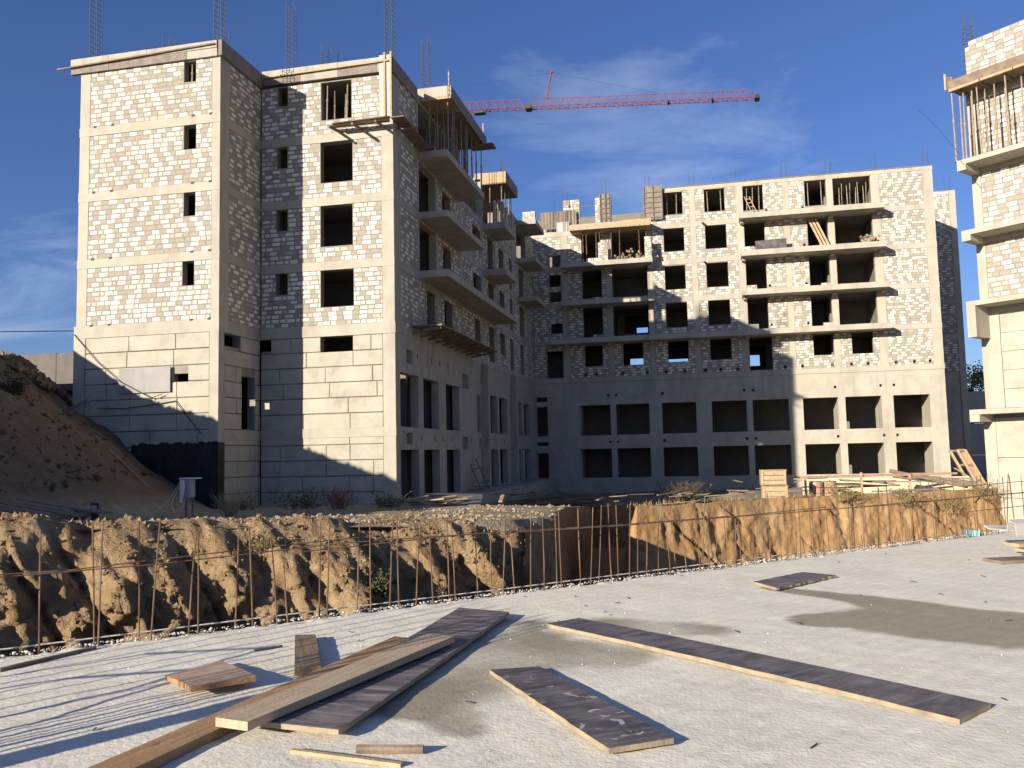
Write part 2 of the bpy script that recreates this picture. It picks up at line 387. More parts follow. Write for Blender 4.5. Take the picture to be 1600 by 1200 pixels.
cbox(FR, 'column', 'conc', lb, -13.62, XS, -1.4, 2.85, -.008, .42); cbox(FR, 'column', 'conc', lb, -13.62, XS, 2.85, LV[0]-.5, .004, .42)
cbox(FR, 'floor_band', 'conc', lb, XB+.03, XS+.02, 2.45, 2.86, -.022, .1)
# bitumen waterproofing on the tower foot, ragged top edge
mb = MB(); pts = []
g = random.Random(4)
N_ = 40
for k in range(N_+1):
    u = -23.9 + (XB+.03+23.9)*k/N_; top = 2.25+.12*g.random()-(.5 if k < 2 else 0)
    mb.v += [(u, YT-.035, -1.2), (u, YT-.035, top)]
for k in range(N_): mb.f.append((2*k, 2*k+2, 2*k+3, 2*k+1))
mb.build('bitumen_coat', 'bitumen', lb)
mb = MB(); mb.box(XB+.02, XB+.035, YT-.035, YT+.45, -1.2, 2.3); mb.build('bitumen_coat', 'bitumen', lb)

# --- roof edge of the tower and recess: stacked formwork boards
def roof_edge(fr, u0, u1, z0, seed, mats=('conc2', 'conc2'), name='roof_edge_board'):
    g = random.Random(seed); u = u0
    while u < u1-.2:
        e = min(u1, u+g.uniform(1.4, 2.6)); 
        if u1-e < .5: e = u1
        m = g.choice(('conc2', 'conc2', 'formply')); cbox(fr, name, m, lb, u+.006, e-.006, z0, z0+.36, -.10-.012*g.random(), .05)
        m = 'conc2'; cbox(fr, name, m, lb, u+.006, e-.006, z0+.363, z0+.68, -.13-.015*g.random(), .06)
        u = e
roof_edge(FT, -27.05, XB-.10, 19.05, 11)
mb = MB(); mb.beam((-27.7, YT-.2, 19.33), (-19.8, YT-.2, 19.56), .05, .06); mb.build('batten', 'oldwood', lb)
roof_edge(FR, XB+.12, XS-.02, 19.15, 12)
mb = MB(); mb.beam((XB+.2, YR-.2, 19.5), (XS-.1, YR-.2, 19.6), .05, .07); mb.build('batten', 'wood', lb)
cbox(FS, 'roof_edge_board', 'formply', lb, YT-.1, YR-.1, 19.05, 19.75, -.12, .05)
# --- slabs inside, roof, hidden back walls
for i, z in enumerate([2.86]+LV[:4]):
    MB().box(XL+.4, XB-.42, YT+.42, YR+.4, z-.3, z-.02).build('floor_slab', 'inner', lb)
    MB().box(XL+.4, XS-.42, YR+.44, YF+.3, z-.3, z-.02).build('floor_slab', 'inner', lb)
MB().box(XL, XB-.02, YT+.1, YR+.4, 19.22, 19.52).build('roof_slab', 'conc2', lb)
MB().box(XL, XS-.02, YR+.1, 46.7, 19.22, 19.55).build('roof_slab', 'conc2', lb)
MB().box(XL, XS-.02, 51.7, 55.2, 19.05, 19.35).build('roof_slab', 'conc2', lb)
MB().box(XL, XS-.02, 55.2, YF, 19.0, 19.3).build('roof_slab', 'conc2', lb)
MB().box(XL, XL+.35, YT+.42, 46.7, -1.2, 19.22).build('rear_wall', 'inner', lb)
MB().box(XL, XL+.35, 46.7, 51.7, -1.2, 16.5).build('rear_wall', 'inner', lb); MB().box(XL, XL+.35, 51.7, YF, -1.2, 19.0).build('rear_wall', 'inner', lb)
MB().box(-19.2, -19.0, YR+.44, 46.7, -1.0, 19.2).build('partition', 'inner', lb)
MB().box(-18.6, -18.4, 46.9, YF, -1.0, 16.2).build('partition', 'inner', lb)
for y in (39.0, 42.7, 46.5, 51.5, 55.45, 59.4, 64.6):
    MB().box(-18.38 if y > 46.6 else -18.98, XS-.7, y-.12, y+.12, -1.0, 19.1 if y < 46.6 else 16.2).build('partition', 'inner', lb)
# --- wing side: pilotis below
UO = [(36.2, 38.75), (39.5, 42.05), (43.3, 45.9), (52.7, 55.2), (55.75, 58.1), (60.9, 63.3), (64.1, 66.6)]
ph = [(a, b, -.5, 1.83) for a, b in UO] + [(a, b, 2.88, 5.35) for a, b in UO] + [(49.8, 50.6, 2.88, 5.2)]
vents = [(37.0, 37.9, 5.85, 6.5), (36.9, 37.8, 2.1, 2.6), (46.6, 47.9, 5.2, 6.2), (46.4, 47.6, 1.8, 2.55), (50.2, 50.7, 2.0, 2.5)]
wallpieces(FW, 'plinth', 'conc2', lb, (YR+.43, YF, -2.0, -.5), [], 0, .4)
cs = YR+.43
for a, b in UO+[(YF, YF)]:
    for z0, z1 in ((-.5, 1.83), (2.88, 5.35)):
        wallpieces(FW, 'pier', 'conc2', lb, (cs, a, z0, z1), ph, .012, .42)
    cs = b
wallpieces(FW, 'floor_band', 'conc2', lb, (YR+.43, YF, 1.83, 2.88), vents, 0, .4)
wallpieces(FW, 'wall_panel', 'conc2', lb, (YR+.43, YF, 5.35, 7.15), vents, .004, .4)
wallpieces(FW, 'floor_band', 'conc2', lb, (YR+.43, YF, 7.15, 7.55), [], -.02, .4)
for v in vents: cbox(FW, 'vent_grid', 'formply', lb, *v, .2, .25)
for y in (50.9, 59.3): MB().box(XS, XS+.45, y, y+.42, -1.5, 7.15).build('pilaster', 'conc2', lb)
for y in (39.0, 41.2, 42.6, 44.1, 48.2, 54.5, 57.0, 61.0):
    MB().box(XS-.02, XS+.004, y, y+.14, 2.25, 2.5).build('putlog_hole', 'black', lb)  # black block on the wall face, painting the shade of a putlog hole
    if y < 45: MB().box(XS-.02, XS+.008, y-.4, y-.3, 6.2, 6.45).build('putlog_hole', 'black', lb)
# --- wing side: masonry floors
tops = [(YR+.43, 46.7, 4), (46.7, 51.7, 3), (51.7, 55.2, 4), (55.2, 62.0, 4), (62.0, YF, 4)]
for i in range(4):
    z0, z1 = LV[i], LV[i+1]-BT
    if i == 0:
        ho = [(40.3, 41.6, z0, z0+2.3), (43.3, 44.8, z0, z0+2.3), (49.7, 51.0, z0, z0+2.3), (53.3, 54.8, z0, z0+2.3), (56.5, 58.0, z0+.8, z0+2.3), (59.7, 60.7, z0, z0+2.3), (63.3, 64.6, z0, z0+2.3)]
    elif i < 3:
        ho = [(39.15, 41.9, z0, z1), (43.2, 44.7, z0, z0+2.3), (49.5, 51.4, z0+.9, z0+2.2), (53.3, 54.8, z0, z0+2.3), (56.5, 58.0, z0+.8, z0+2.3), (59.8, 60.7, z0, z0+2.3), (63.3, 65.0, z0, z0+2.3)]
    else:
        ho = [(39.15, 46.5, z0, z1+.2), (52.2, 55.0, z0, z1), (62.6, 66.0, z0, z1)]
    cc = [(YR+.43, YR+.9), (38.9, 39.15), (41.9, 42.3), (46.5, 46.9), (51.5, 52.1), (55.2, 55.6), (60.9, 61.3), (66.2, 66.7)]
    for a, b, t in tops:
        if i >= t: continue
        ch = [(p, q, z0, z1) for p, q in cc]
        for p, q in cc:
            if a-.5 <= p and q <= b+.5 and not (i == 3 and 39 < p < 46):
                if (p, q) != (41.9, 42.3) or i < 3: cbox(FW, 'column', 'conc2', lb, max(p, a), min(q, b), z0, z1, -.004, .4)
        ma.infill(FW, (a, b, z0, z1), ho+ch, single=False, whites=.6)
        cbox(FW, 'floor_band', 'conc2', lb, a+.002, b-.002, z1, LV[i+1], -.014, .4)
ma.finish()
# --- wing balconies
def balcony(bld, x0, x1, y0, y1, z0, z1, m='conc2', name='balcony_slab'):
    return MB().box(x0, x1, y0, y1, z0, z1).build(name, m, bld)
balcony(lb, XS+.02, -11.5, 38.97, 46.45, 16.2, 16.55); balcony(lb, XS+.02, -11.5, 38.97, 46.2, 13.18, 13.5); balcony(lb, XS+.02, -11.5, 38.9, 55.0, 10.2, 10.55)
balcony(lb, XS+.02, -11.5, 51.9, 55.1, 15.95, 16.35); balcony(lb, XS+.02, -11.5, 51.95, 55.15, 12.95, 13.35)
for z in (19.05, 16.1, 13.1): balcony(lb, XS+.02, -11.5, 62.6, 66.2, z, z+.35)
# roof eave in formwork over the balcony
MB().box(XS-.3, -11.42, 39.45, 46.65, 19.42, 19.74).build('roof_eave_slab', 'conc2', lb)
for k in range(4): MB().box(XS-.2, -11.38, 39.4+k*1.81, 39.4+k*1.81+1.8, 19.30, 19.415).build('eave_formwork_board', 'oldwood' if k else 'wood', lb)
MB().box(-11.415, -11.36, 39.45, 46.65, 19.3, 19.95).build('eave_side_board', 'formply', lb)
MB().box(XS-.1, -11.36, 39.39, 39.44, 19.42, 19.95).build('eave_side_board', 'conc2', lb)
MB().box(-12.2, -10.8, 45.8, 46.7, 19.2, 19.28).build('eave_formwork_board', 'oldwood', lb)
MB().box(-11.5, -11.44, 39.36, 39.42, 19.4, 20.7).build('guard_post', 'wood', lb)
MB().box(-11.4, -11.34, 45.9, 45.97, 19.4, 20.5).build('guard_post', 'wood', lb)
MB().box(XS-.3, -11.42, 51.85, 55.2, 18.98, 19.3).build('roof_eave_slab', 'conc2', lb)
MB().box(XS-.3, -11.38, 51.8, 55.2, 18.84, 18.975).build('eave_formwork_board', 'oldwood', lb)
MB().box(XS-.3, -11.38, 51.78, 51.84, 18.9, 19.6).build('eave_side_board', 'wood', lb)
MB().box(-11.415, -11.36, 51.85, 55.3, 18.9, 19.6).build('eave_side_board', 'formply', lb)
# working platform of planks around the corner, on outriggers
for k in range(3):
    mb = MB(); mb.beam((-15.9+.1*k, YR-.25-.22*k, 16.72-.02*k), (-13.1, YR-.3-.22*k, 16.70), .2, .05); mb.build('platform_plank', 'wood' if k == 1 else 'oldwood', lb)
for x in (-15.7, -14.6, -13.5):
    mb = MB(); mb.beam((x, YR+.2, 16.62), (x+.1, YR-1.25, 16.35), .09, .1); mb.build('platform_bracket', 'oldwood', lb)
for k in range(3):
    mb = MB(); mb.beam((XS+.2+.22*k, YR-.55, 16.75), (XS+.2+.22*k, 39.4, 16.55), .2, .05); mb.build('platform_plank', 'oldwood', lb)
for y in (36.0, 38.4):
    mb = MB(); mb.beam((XS-.1, y, 16.64), (XS+1.05, y, 16.5), .08, .1); mb.build('platform_bracket', 'oldwood', lb)
mb = MB(); mb.box(XS+.012, XS+.06, YR-.1, 39.0, 19.1, 19.8); mb.build('roof_edge_board', 'formply', lb)
for x in (-13.35, -13.05):
    mb = MB(); mb.beam((x, YR-.19, 16.9), (x, YR-.17, 20.0), .09, .05, (0, 1, 0)); mb.build('corner_stud', 'wood', lb)
MB().box(-13.62, XS-.06, YR-.14, YR-.10, 17.0, 19.9).build('corner_formwork_panel', 'grey_sheet', lb)
# plank deck over the plain wall
for k in range(9):
    y = 37.7+k*1.27; mb = MB(); mb.box(XS+.02, -11.5, y, y+1.25, 7.62+.02*(k % 2), 7.68+.02*(k % 2)); mb.build('deck_board', 'oldwood', lb)
for k in range(10):
    y = 37.9+k*1.2; mb = MB(); mb.beam((XS, y, 7.35), (-11.6, y, 7.56), .08, .12); mb.build('deck_bracket', 'oldwood', lb)
# apron along the wing
MB().box(XS+.02, -11.3, 43.5, YF, -2.2, -.55).build('apron', 'conc2', lb)
# rebar cages on the roof
for x, y, h in ((-26.3, 32.6, 4.3), (-23.9, 34.6, 2.3), (-21.2, 34.8, 2.4), (-19.95, 32.5, 4.0), (-18.9, 37.2, 4.6), (-17.2, 37.5, 2.5), (-13.3, 36.0, 4.2), (-12.9, 40.2, 3.6)):
    rebar_cage(lb, x, y, 19.5, 19.5+h, .36)
for x, y, h in ((-16.6, 38.0, 2.2), (-13.3, 43.0, 2.2), (-13.0, 47.0, 2.4)): rebar_cage(lb, x, y, 19.4 if y < 46 else 16.5, 19.4+h if y < 46 else 20.5, .3)
for x, y in ((-12.7, 46.3), (-13.2, 50.2), (-12.9, 52.6), (-12.4, 54.6), (-11.7, 52.2), (-13.3, 48.6)): rebar_cage(lb, x, y, 16.6 if 46.7 < y < 51.7 else 19.3, 20.9, .25, ties=False)
# cable across the tower
mb = MB(); mb.path([(-26.65, YT-.06, 7.2), (-25.4, YT-.08, 5.9), (-24.2, YT-.16, 5.0), (-22.7, YT-.17, 4.25), (-22.2, YT-.16, 4.4)], .018, 5)
mb.path([(-25.4, YT-.1, 3.9), (-24.0, YT-.08, 3.85), (-22.4, YT-.07, 4.0), (-21.6, YT-.07, 4.1), (-21.2, YT-.07, 3.6), (-20.4, YT-.07, 2.7)], .02, 5)
mb.build('cable', 'cable', lb)
# dark boxes painting the shade inside small tie beam holes in the tower bands
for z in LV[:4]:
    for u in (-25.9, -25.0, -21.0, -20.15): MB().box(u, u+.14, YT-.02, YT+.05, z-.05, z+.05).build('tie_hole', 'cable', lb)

# ================================================================== shoring props
ORD = ['first', 'second', 'third', 'fourth', 'fifth', 'sixth', 'seventh', 'eighth', 'ninth', 'tenth', 'eleventh', 'twelfth', 'thirteenth']
def prop(x, y, z0, z1, label, group, m='steel', lean=0):
    mb = MB(); zm = z0+(z1-z0)*rnd.uniform(.5, .62); lx = rnd.uniform(-.05, .05)+lean; ly = rnd.uniform(-.05, .05)
    pm = (x+lx*.5, y+ly*.5, zm)
    mb.tube((x, y, z0), pm, .04, 6); mb.tube(pm, (x+lx, y+ly, z1), .03, 6)
    mb.tube((pm[0], pm[1], zm-.08), (pm[0], pm[1], zm+.02), .055, 6)
    mb.box(x-.07, x+.07, y-.07, y+.07, z0, z0+.012)
    return tag(mb.build('shoring_prop', m), label, 'prop', group)
for k in range(9):
    for xx, row in ((-11.65, 'outer'), (-12.15, 'middle'), (-12.65, 'inner')):
        prop(xx+rnd.uniform(-.1, .1), 39.6+k*.82+rnd.uniform(-.2, .2), 16.55, 19.30, f"{ORD[k]} prop from the near end, {row} row, under the left block's roof eave", "props under the left block's roof eave")
for k in range(5):
    for xx, row in ((-11.7, 'outer'), (-12.5, 'inner')):
        prop(xx+rnd.uniform(-.1, .1), 52.1+k*.7, 16.35, 18.84, f'{ORD[k]} prop from the near end, {row} row, under the farther eave of the left block', 'props under the farther eave')
for k, (x, z0, z1, y) in enumerate(((-16.35, 17.2, 19.0, YR+.2), (-16.1, 17.2, 18.8, YR+.5), (-15.6, 17.2, 18.6, YR+.6), (-15.38, 17.2, 19.0, YR+.25), (-15.2, 17.2, 19.0, YR+.5))):
    prop(x, y, z0, z1, f"{ORD[k]} prop from the left in the left block's top wide window", "props in the left block's top window")
prop(-21.12, YT+.2, 18.1, 19.0, 'single pale prop in the topmost slit window of the corner tower', None)

# ================================================================== REAR BLOCK
rb = thing('apartment_block', (3, 69, -1.6), 'wide unfinished rear block with long balconies above two rows of dark square openings', 'building')
mf = Masonry(rb, 300)
FF = Frame((0, YF), (1, 0), (0, -1))
GX = [(-9.44,-6.86),(-6.41,-3.74),(-2.72,-.04),(1.18,3.85),(4.31,7.04),(8.09,10.66),(11.19,13.79),(14.64,17.2)]
XR = 18.35
gh = [(a, b, -.59, 1.75) for a, b in GX]+[(a, b, 2.85, 5.32) for a, b in GX]+[(-13.0, -12.06, 2.87, 5.31), (-13.0, -12.06, -.6, 1.5), (-13.0, -12.06, 5.73, 6.11), (-13.0, -12.06, 2.08, 2.40)]
wallpieces(FF, 'plinth', 'conc', rb, (XS, XR, -3.0, -.59), [], 0, .45)
holes_small = []
for x in (-7.1, -6.45, -2.75, 3.6, 4.3, 10.4, 13.7, 14.65): holes_small += [(x, x+.2, 6.0, 6.2), (x+.05, x+.25, 2.2, 2.4)]
wallpieces(FF, 'floor_band', 'conc', rb, (XS, XR, 1.75, 2.85), gh+holes_small, 0, .45)
prev = XS
for a, b in GX+[(XR, XR)]:
    for z0, z1 in ((-.59, 1.75), (2.85, 5.32)): wallpieces(FF, 'pier', 'conc', rb, (prev, a, z0, z1), gh, .006, .45)
    prev = b
seams = [XS, -9.0, -2.9, .1, 4.2, 7.6, 11.0, 14.2, XR]
for a, b in zip(seams, seams[1:]): wallpieces(FF, 'wall_panel', 'conc', rb, (a+.004, b-.004, 5.32, 7.2), gh+holes_small, .003*(int(a) % 3), .45)
cbox(FF, 'floor_band', 'conc', rb, XS, XR+.03, 7.2, 7.6, -.05, .45)
# cross walls seen inside the openings
for x in [GX[0][0]-.2]+[b+.02 for a, b in GX]:
    MB().box(x, x+.3, YF+.46, YF+2.6, -.6, 5.4).build('cross_wall', 'conc', rb)
LF = [7.6, 10.72, 13.85, 16.95, 19.95]; TOP = 22.9
colsR = [(-3.5, -3.08), (.05, .5), (3.7, 4.24), (7.3, 7.76), (10.6, 11.08), (13.88, 14.5), (17.65, XR)]
colsL = [(-10.6, -10.05), (-6.9, -6.42)]
wins = [(-2.04,-.51,20.67,22.5),(1.23,2.83,20.66,22.5),(-2.10,-.47,17.62,19.52),(1.21,2.86,17.62,19.52),(-2.11,-.48,14.49,16.44),(1.19,2.88,14.49,16.46),(-2.12,-.44,11.40,13.4),(1.22,2.91,11.43,13.4),(-2.07,-.46,8.60,10.28),(1.25,2.88,8.61,10.3)]
wins += [(-8.82,-7.35,8.53,10.22),(-5.67,-4.07,8.50,10.28),(4.26,5.98,7.66,10.25),(9.08,10.58,8.6,10.3),(11.9,13.44,8.6,10.3)]
wins += [(4.26,5.81,20.5,22.55),(8.98,10.58,20.48,22.55),(11.10,13.86,20.3,22.6)]
for L_ in (10.72, 13.85, 16.95):
    t = L_+2.68
    wins += [(4.26,5.82,L_+.6,t),(5.05,5.82,L_+.03,L_+.6),(9.06,10.58,L_+.45,t),(9.06,9.9,L_+.03,L_+.45),(11.1,13.86,L_+.03,t)]
for L_ in (10.72, 13.85):
    t = L_+2.68
    wins += [(-8.86,-7.27,L_+.35,t),(-8.86,-8.1,L_+.03,L_+.35),(-6.40,-3.52,L_+.03,t)]
wins += [(-8.86,-7.27,17.0,19.5),(-6.40,-3.52,17.0,19.5)]
wins += [(-11.61,-10.65,17.0,17.93),(-11.65,-10.68,15.33,16.30),(-11.63,-10.66,14.0,14.84),(-11.59,-10.62,11.39,12.25),(-11.99,-10.65,7.7,9.95)]
for x in (5.95, 8.7):
    for L_ in LF[1:]: wins.append((x, x+.17, L_+.35, L_+.55))
for x in (-8.9, -8.0, -6.6, -5.9, -3.9, -2.4, -.9, .7, 1.9, 3.2, 6.8, 8.1, 10.3, 11.7, 12.9, 14.9, 16.2, 17.3): wins.append((x, x+.2, 7.72, 7.93))
for i, L_ in enumerate(LF):
    z1 = (LF[i+1]-.42 if i < 4 else TOP-.32)
    spans = [(-3.5, XR)] if i == 4 else [(XS, XR)]
    for a, b in spans:
        cs_ = [c for c in colsL+colsR if c[0] >= a-.01]
        ch = [(p, q, L_, z1) for p, q in cs_]
        for p, q in cs_: cbox(FF, 'column', 'conc', rb, p, q, L_, z1, -.004, .45)
        mids = [-3.5, 13.9]
        mf.infill(FF, (13.9, XR, L_, z1), wins+ch, whites=.75)
        mf.infill(FF, (a, 13.9, L_, z1), wins+ch, whites=.75, single=(i > 1))
        cbox(FF, 'floor_band', 'conc', rb, a, XR+.02, z1, z1+(.42 if i < 4 else .30), -.015, .45)
# thin roof boards
cbox(FF, 'roof_edge_board', 'oldwood', rb, -1.9, XR-1.0, TOP-.012, TOP+.05, -.06, .3)
for a, b in ((-2.1, -.5), (1.2, 2.85), (4.2, 5.85), (8.9, 10.6), (11.1, 13.9)): cbox(FF, 'lintel_board', 'wood', rb, a, b, 22.5, 22.6, -.05, .1)
# balconies
for L_, x0 in ((19.95, 3.85), (16.95, 3.87), (13.85, 3.84)): balcony(rb, x0, 14.5, 67.5, YF-.03, L_-.42, L_, 'conc')
balcony(rb, -11.6, 14.56, 67.5, YF-.03, 10.3, 10.72, 'conc')
balcony(rb, -10.45, -3.0, 67.5, YF-.03, 16.57, 16.95, 'conc'); balcony(rb, -10.45, -3.0, 67.5, YF-.03, 13.43, 13.85, 'conc')
for L_ in (19.53, 16.53, 13.43, 10.3):
    for x in (3.95, 10.6, 14.15): MB().box(x, x+.3, 68.3, YF-.03, L_-.2, L_-.003).build('cantilever_beam', 'conc', rb)
    if L_ > 10.4: MB().box(7.3, 7.7, YF-.5, YF-.03, L_-.2, L_-.003).build('corbel', 'conc', rb)
for L_ in (16.57, 13.43, 10.3):
    for x in (-10.4, -6.85, -3.4): MB().box(x, x+.3, 68.3, YF-.03, L_-.2, L_-.003).build('cantilever_beam', 'conc', rb)
# left balcony roof in formwork
MB().box(-9.55, -3.05, 67.45, YF+2, 19.66, 20.04).build('roof_slab', 'conc2', rb)
for k in range(4): MB().box(-9.6+k*1.63, -9.6+k*1.63+1.61, 67.38, 68.9, 19.54, 19.655).build('eave_formwork_board', 'wood', rb)
MB().box(-9.6, -5.4, 67.36, 67.44, 19.56, 19.95).build('eave_side_board', 'rustply', rb); MB().box(-5.38, -3.0, 67.36, 67.44, 19.62, 20.08).build('eave_side_board', 'wood', rb)
mf.infill(Frame((0, 67.75), (1, 0), (0, -1)), (-7.35, -6.55, 16.96, 18.5), [], depth=.3); mf.infill(Frame((0, 67.75), (1, 0), (0, -1)), (-8.2, -7.35, 16.96, 17.25), [], depth=.3)
mf.infill(Frame((0, 67.75), (1, 0), (0, -1)), (-3.6, -3.05, 16.96, 18.7), [], depth=.3, single=False)
# slabs, partitions, back wall
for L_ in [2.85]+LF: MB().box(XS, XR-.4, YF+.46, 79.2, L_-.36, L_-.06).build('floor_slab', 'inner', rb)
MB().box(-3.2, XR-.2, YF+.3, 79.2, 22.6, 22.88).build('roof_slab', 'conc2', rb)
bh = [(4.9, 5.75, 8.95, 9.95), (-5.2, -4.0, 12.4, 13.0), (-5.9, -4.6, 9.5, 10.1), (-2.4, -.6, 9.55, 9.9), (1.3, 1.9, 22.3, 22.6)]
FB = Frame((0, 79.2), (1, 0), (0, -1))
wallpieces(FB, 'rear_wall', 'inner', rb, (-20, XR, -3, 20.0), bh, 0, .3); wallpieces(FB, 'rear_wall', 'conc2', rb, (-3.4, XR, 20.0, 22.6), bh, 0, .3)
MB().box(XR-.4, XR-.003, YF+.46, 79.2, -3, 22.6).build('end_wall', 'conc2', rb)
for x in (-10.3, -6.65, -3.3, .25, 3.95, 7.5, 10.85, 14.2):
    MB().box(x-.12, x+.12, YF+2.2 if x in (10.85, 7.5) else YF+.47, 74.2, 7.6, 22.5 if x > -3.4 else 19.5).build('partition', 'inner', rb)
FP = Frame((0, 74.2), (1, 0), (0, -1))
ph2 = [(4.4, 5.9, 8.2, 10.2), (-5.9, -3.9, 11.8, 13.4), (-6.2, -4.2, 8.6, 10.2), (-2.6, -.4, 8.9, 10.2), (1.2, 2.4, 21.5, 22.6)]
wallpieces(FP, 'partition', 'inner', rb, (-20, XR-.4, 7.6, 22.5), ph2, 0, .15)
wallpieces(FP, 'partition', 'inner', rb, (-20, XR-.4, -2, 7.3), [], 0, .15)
# rear stepped-back part at the right
MB().box(XR, 22.85, 79.6, 88, -3, 23.75).build('set_back_core', 'conc2', rb)
FK = Frame((0, 79.5), (1, 0), (0, -1))
for z0, z1 in ((7.8, 10.6), (11.0, 13.7), (14.1, 16.9), (17.3, 20.0), (20.4, 23.7)):
    mf.infill(FK, (XR, 22.35, z0, z1), [], single=False, depth=.1); cbox(FK, 'floor_band', 'conc', rb, XR, 22.36, z1, z1+.4 if z1 < 23 else z1+.05, -.02, .1)
cbox(FK, 'column', 'conc', rb, 22.36, 22.88, -3, 23.75, -.02, .1)
mf.infill(Frame((0, 70.0), (1, 0), (0, -1)), (-10.5, -9.05, 19.9, 22.9), [(-10.0, -9.8, 22.2, 22.4)], depth=.3, single=False)
mf.infill(Frame((0, 70.0), (1, 0), (0, -1)), (-14.6, -12.9, 19.4, 22.2), [(-14.6, -14.0, 21.4, 22.2)], depth=.3, single=False)
mf.infill(Frame((0, 70.0), (1, 0), (0, -1)), (-7.75, -7.3, 19.9, 22.9), [], depth=.3, single=False)
mf.infill(Frame((0, 70.4), (1, 0), (0, -1)), (-12.4, -9.2, 19.5, 20.6), [(-11.5, -11.0, 19.9, 20.4)], depth=.3, single=False)
mf.infill(Frame((0, 71.0), (1, 0), (0, -1)), (-9.0, -3.6, 19.9, 20.5), [], depth=.3, single=False)
mf.finish()
fs_ = MB().box(-12.4, -9.3, 69.7, 69.76, 20.6, 21.9).build('formwork_sheet', 'formply', rb)
for k in range(12): MB().box(-12.4+k*.26, -12.34+k*.26, 69.66, 69.7, 20.6, 21.9).build('rib', 'oldwood', fs_)
MB().box(-11.0, -9.9, 69.5, 69.56, 20.0, 20.9).build('formwork_sheet', 'grey_sheet', rb)
def form_column(x0, x1, y0, y1, z0, z1):
    fw_ = MB().box(x0, x1, y0, y1, z0, z1).build('column_formwork', 'formply', rb)
    n = int((z1-z0)/.42)
    for k in range(n): MB().box(x0-.04, x1+.04, y0-.07, y0-.003, z0+.15+k*.42, z0+.23+k*.42).build('waler', 'oldwood', fw_)
    for x in (x0-.02, (x0+x1)/2-.04, x1-.06): MB().box(x, x+.08, y0-.10, y0-.072, z0, z1).build('stud', 'oldwood', fw_)
form_column(-7.3, -6.4, 69.8, 70.5, 20.0, 23.1)
form_column(-3.6, -2.1, 68.75, 68.98, 20.3, 23.1)
mb = MB(); mb.beam((-9.0, 70.2, 22.3), (-7.3, 70.2, 22.3), .05, .05); mb.build('batten', 'oldwood', rb)
for x, h in ((-3.3, 1.5), (.3, 1.5), (3.95, 1.3), (7.5, 1.4), (10.85, 1.4), (14.2, 1.4), (18.0, 1.5), (-10.2, 3.8), (-6.9, 4.4), (-11.3, 2.8)):
    z = TOP if x > -3.4 else 19.9
    rebar_cage(rb, x, 69.3, z, z+h, .36, ties=False, wy=.15, r=.014)
for x in (19.0, 21.0, 22.4): rebar_cage(rb, x, 80, 23.7, 25.2, .4, ties=False, r=.014)
# gutters sticking out by the window column
for z in (13.0+3.35+.35, 19.9): 
    mb = MB(); mb.beam((1.0, 68.4, z-.25), (1.05, 69.1, z-.1), .14, .12); mb.build('stub_beam', 'oldwood', rb)
# props
for x, wd in ((-1.75, 'left prop in the leftmost'), (-1.0, 'right prop in the leftmost'), (1.5, 'left prop in the second'), (2.55, 'right prop in the second')): prop(x, YF+.25, 20.67, 22.48, wd+" top window of the rear block", "props in the rear block's top windows")
for k, x in enumerate((4.55, 5.0, 5.5, 9.25, 10.25)): prop(x, YF+.2, 20.5, 22.5, f"{ORD[k]} prop from the left in the top openings above the long balcony", "props in the rear block's top openings")
for k in range(9): prop(11.25+k*.3, YF+(.1 if k % 2 else .7), 20.3, 22.5 if k % 2 == 0 else 21.6+.5*rnd.random(), f"{ORD[k]} prop from the left in the rear block's widest top opening", "props in the rear block's widest top opening")
for k, x in enumerate((-8.6, -8.3, -7.5, -7.2, -6.3, -5.6, -4.0, -3.5)): prop(x, 67.8+rnd.random()*.5, 16.95, 19.54, f"{ORD[k]} rusty prop from the left under the rear block's low formwork roof", "props under the rear block's formwork roof", 'rust')

def plank(a, b, w, h, m, label=None, cat='plank', name='plank', up=(0, 0, 1), group=None):
    mb = MB(); mb.beam(a, b, w, h, up); o = mb.build(name, m)
    return tag(o, label, cat, group)
# things on the rear block
t = plank((5.0, 68.2, 17.4), (7.35, 68.2, 17.45), .12, .75, 'film', 'dark plywood panel standing on the second balcony of the rear block', 'plywood', 'plywood_sheet')
t = MB(); 
ld = thing('ladder', (4.4, 68.6, 20.0), 'short wooden ladder leaning at the left top opening of the rear block', 'ladder')
for s_ in (0, .38):
    mb = MB(); mb.beam((4.35+s_, 68.5, 21.5), (4.9+s_, 68.2, 19.97), .07, .05); mb.build('rail', 'wood', ld)
for k in range(4):
    q = .15+.22*k; mb = MB(); mb.beam((4.35+.55*q, 68.5-.3*q, 21.5-1.53*q), (4.73+.55*q, 68.5-.3*q, 21.5-1.53*q), .05, .05); mb.build('rung', 'wood', ld)
for k, (x, lab) in enumerate(((9.15, 'left'), (9.4, 'middle'), (9.65, 'right'))):
    plank((x, 68.9, 19.4), (x+.9, 68.4, 16.97), .16, .04, 'wood', f'{lab} of three planks leaning in an opening of the second balcony', 'plank', 'leaning_plank', (0, 1, 0), 'planks leaning on the second balcony')
g = random.Random(3); mb = MB()
for k in range(60): mb.lump((13.3+g.gauss(0, .4), 68.3+g.gauss(0, .2), 16.97+abs(g.gauss(0, .3))), .15, g)
tag(mb.build('rubble_heap', 'stone'), 'heap of rubble at the right end of the second balcony', 'rubble', kind='stuff')
mb = MB()
for k in range(50): mb.lump((-4.9+g.gauss(0, .9), 68.2+g.gauss(0, .2), 17.0+abs(g.gauss(0, .4))*.8), .14, g)
tag(mb.build('rubble_heap', 'stone'), 'heap of rubble under the formwork roof of the rear block', 'rubble', kind='stuff')

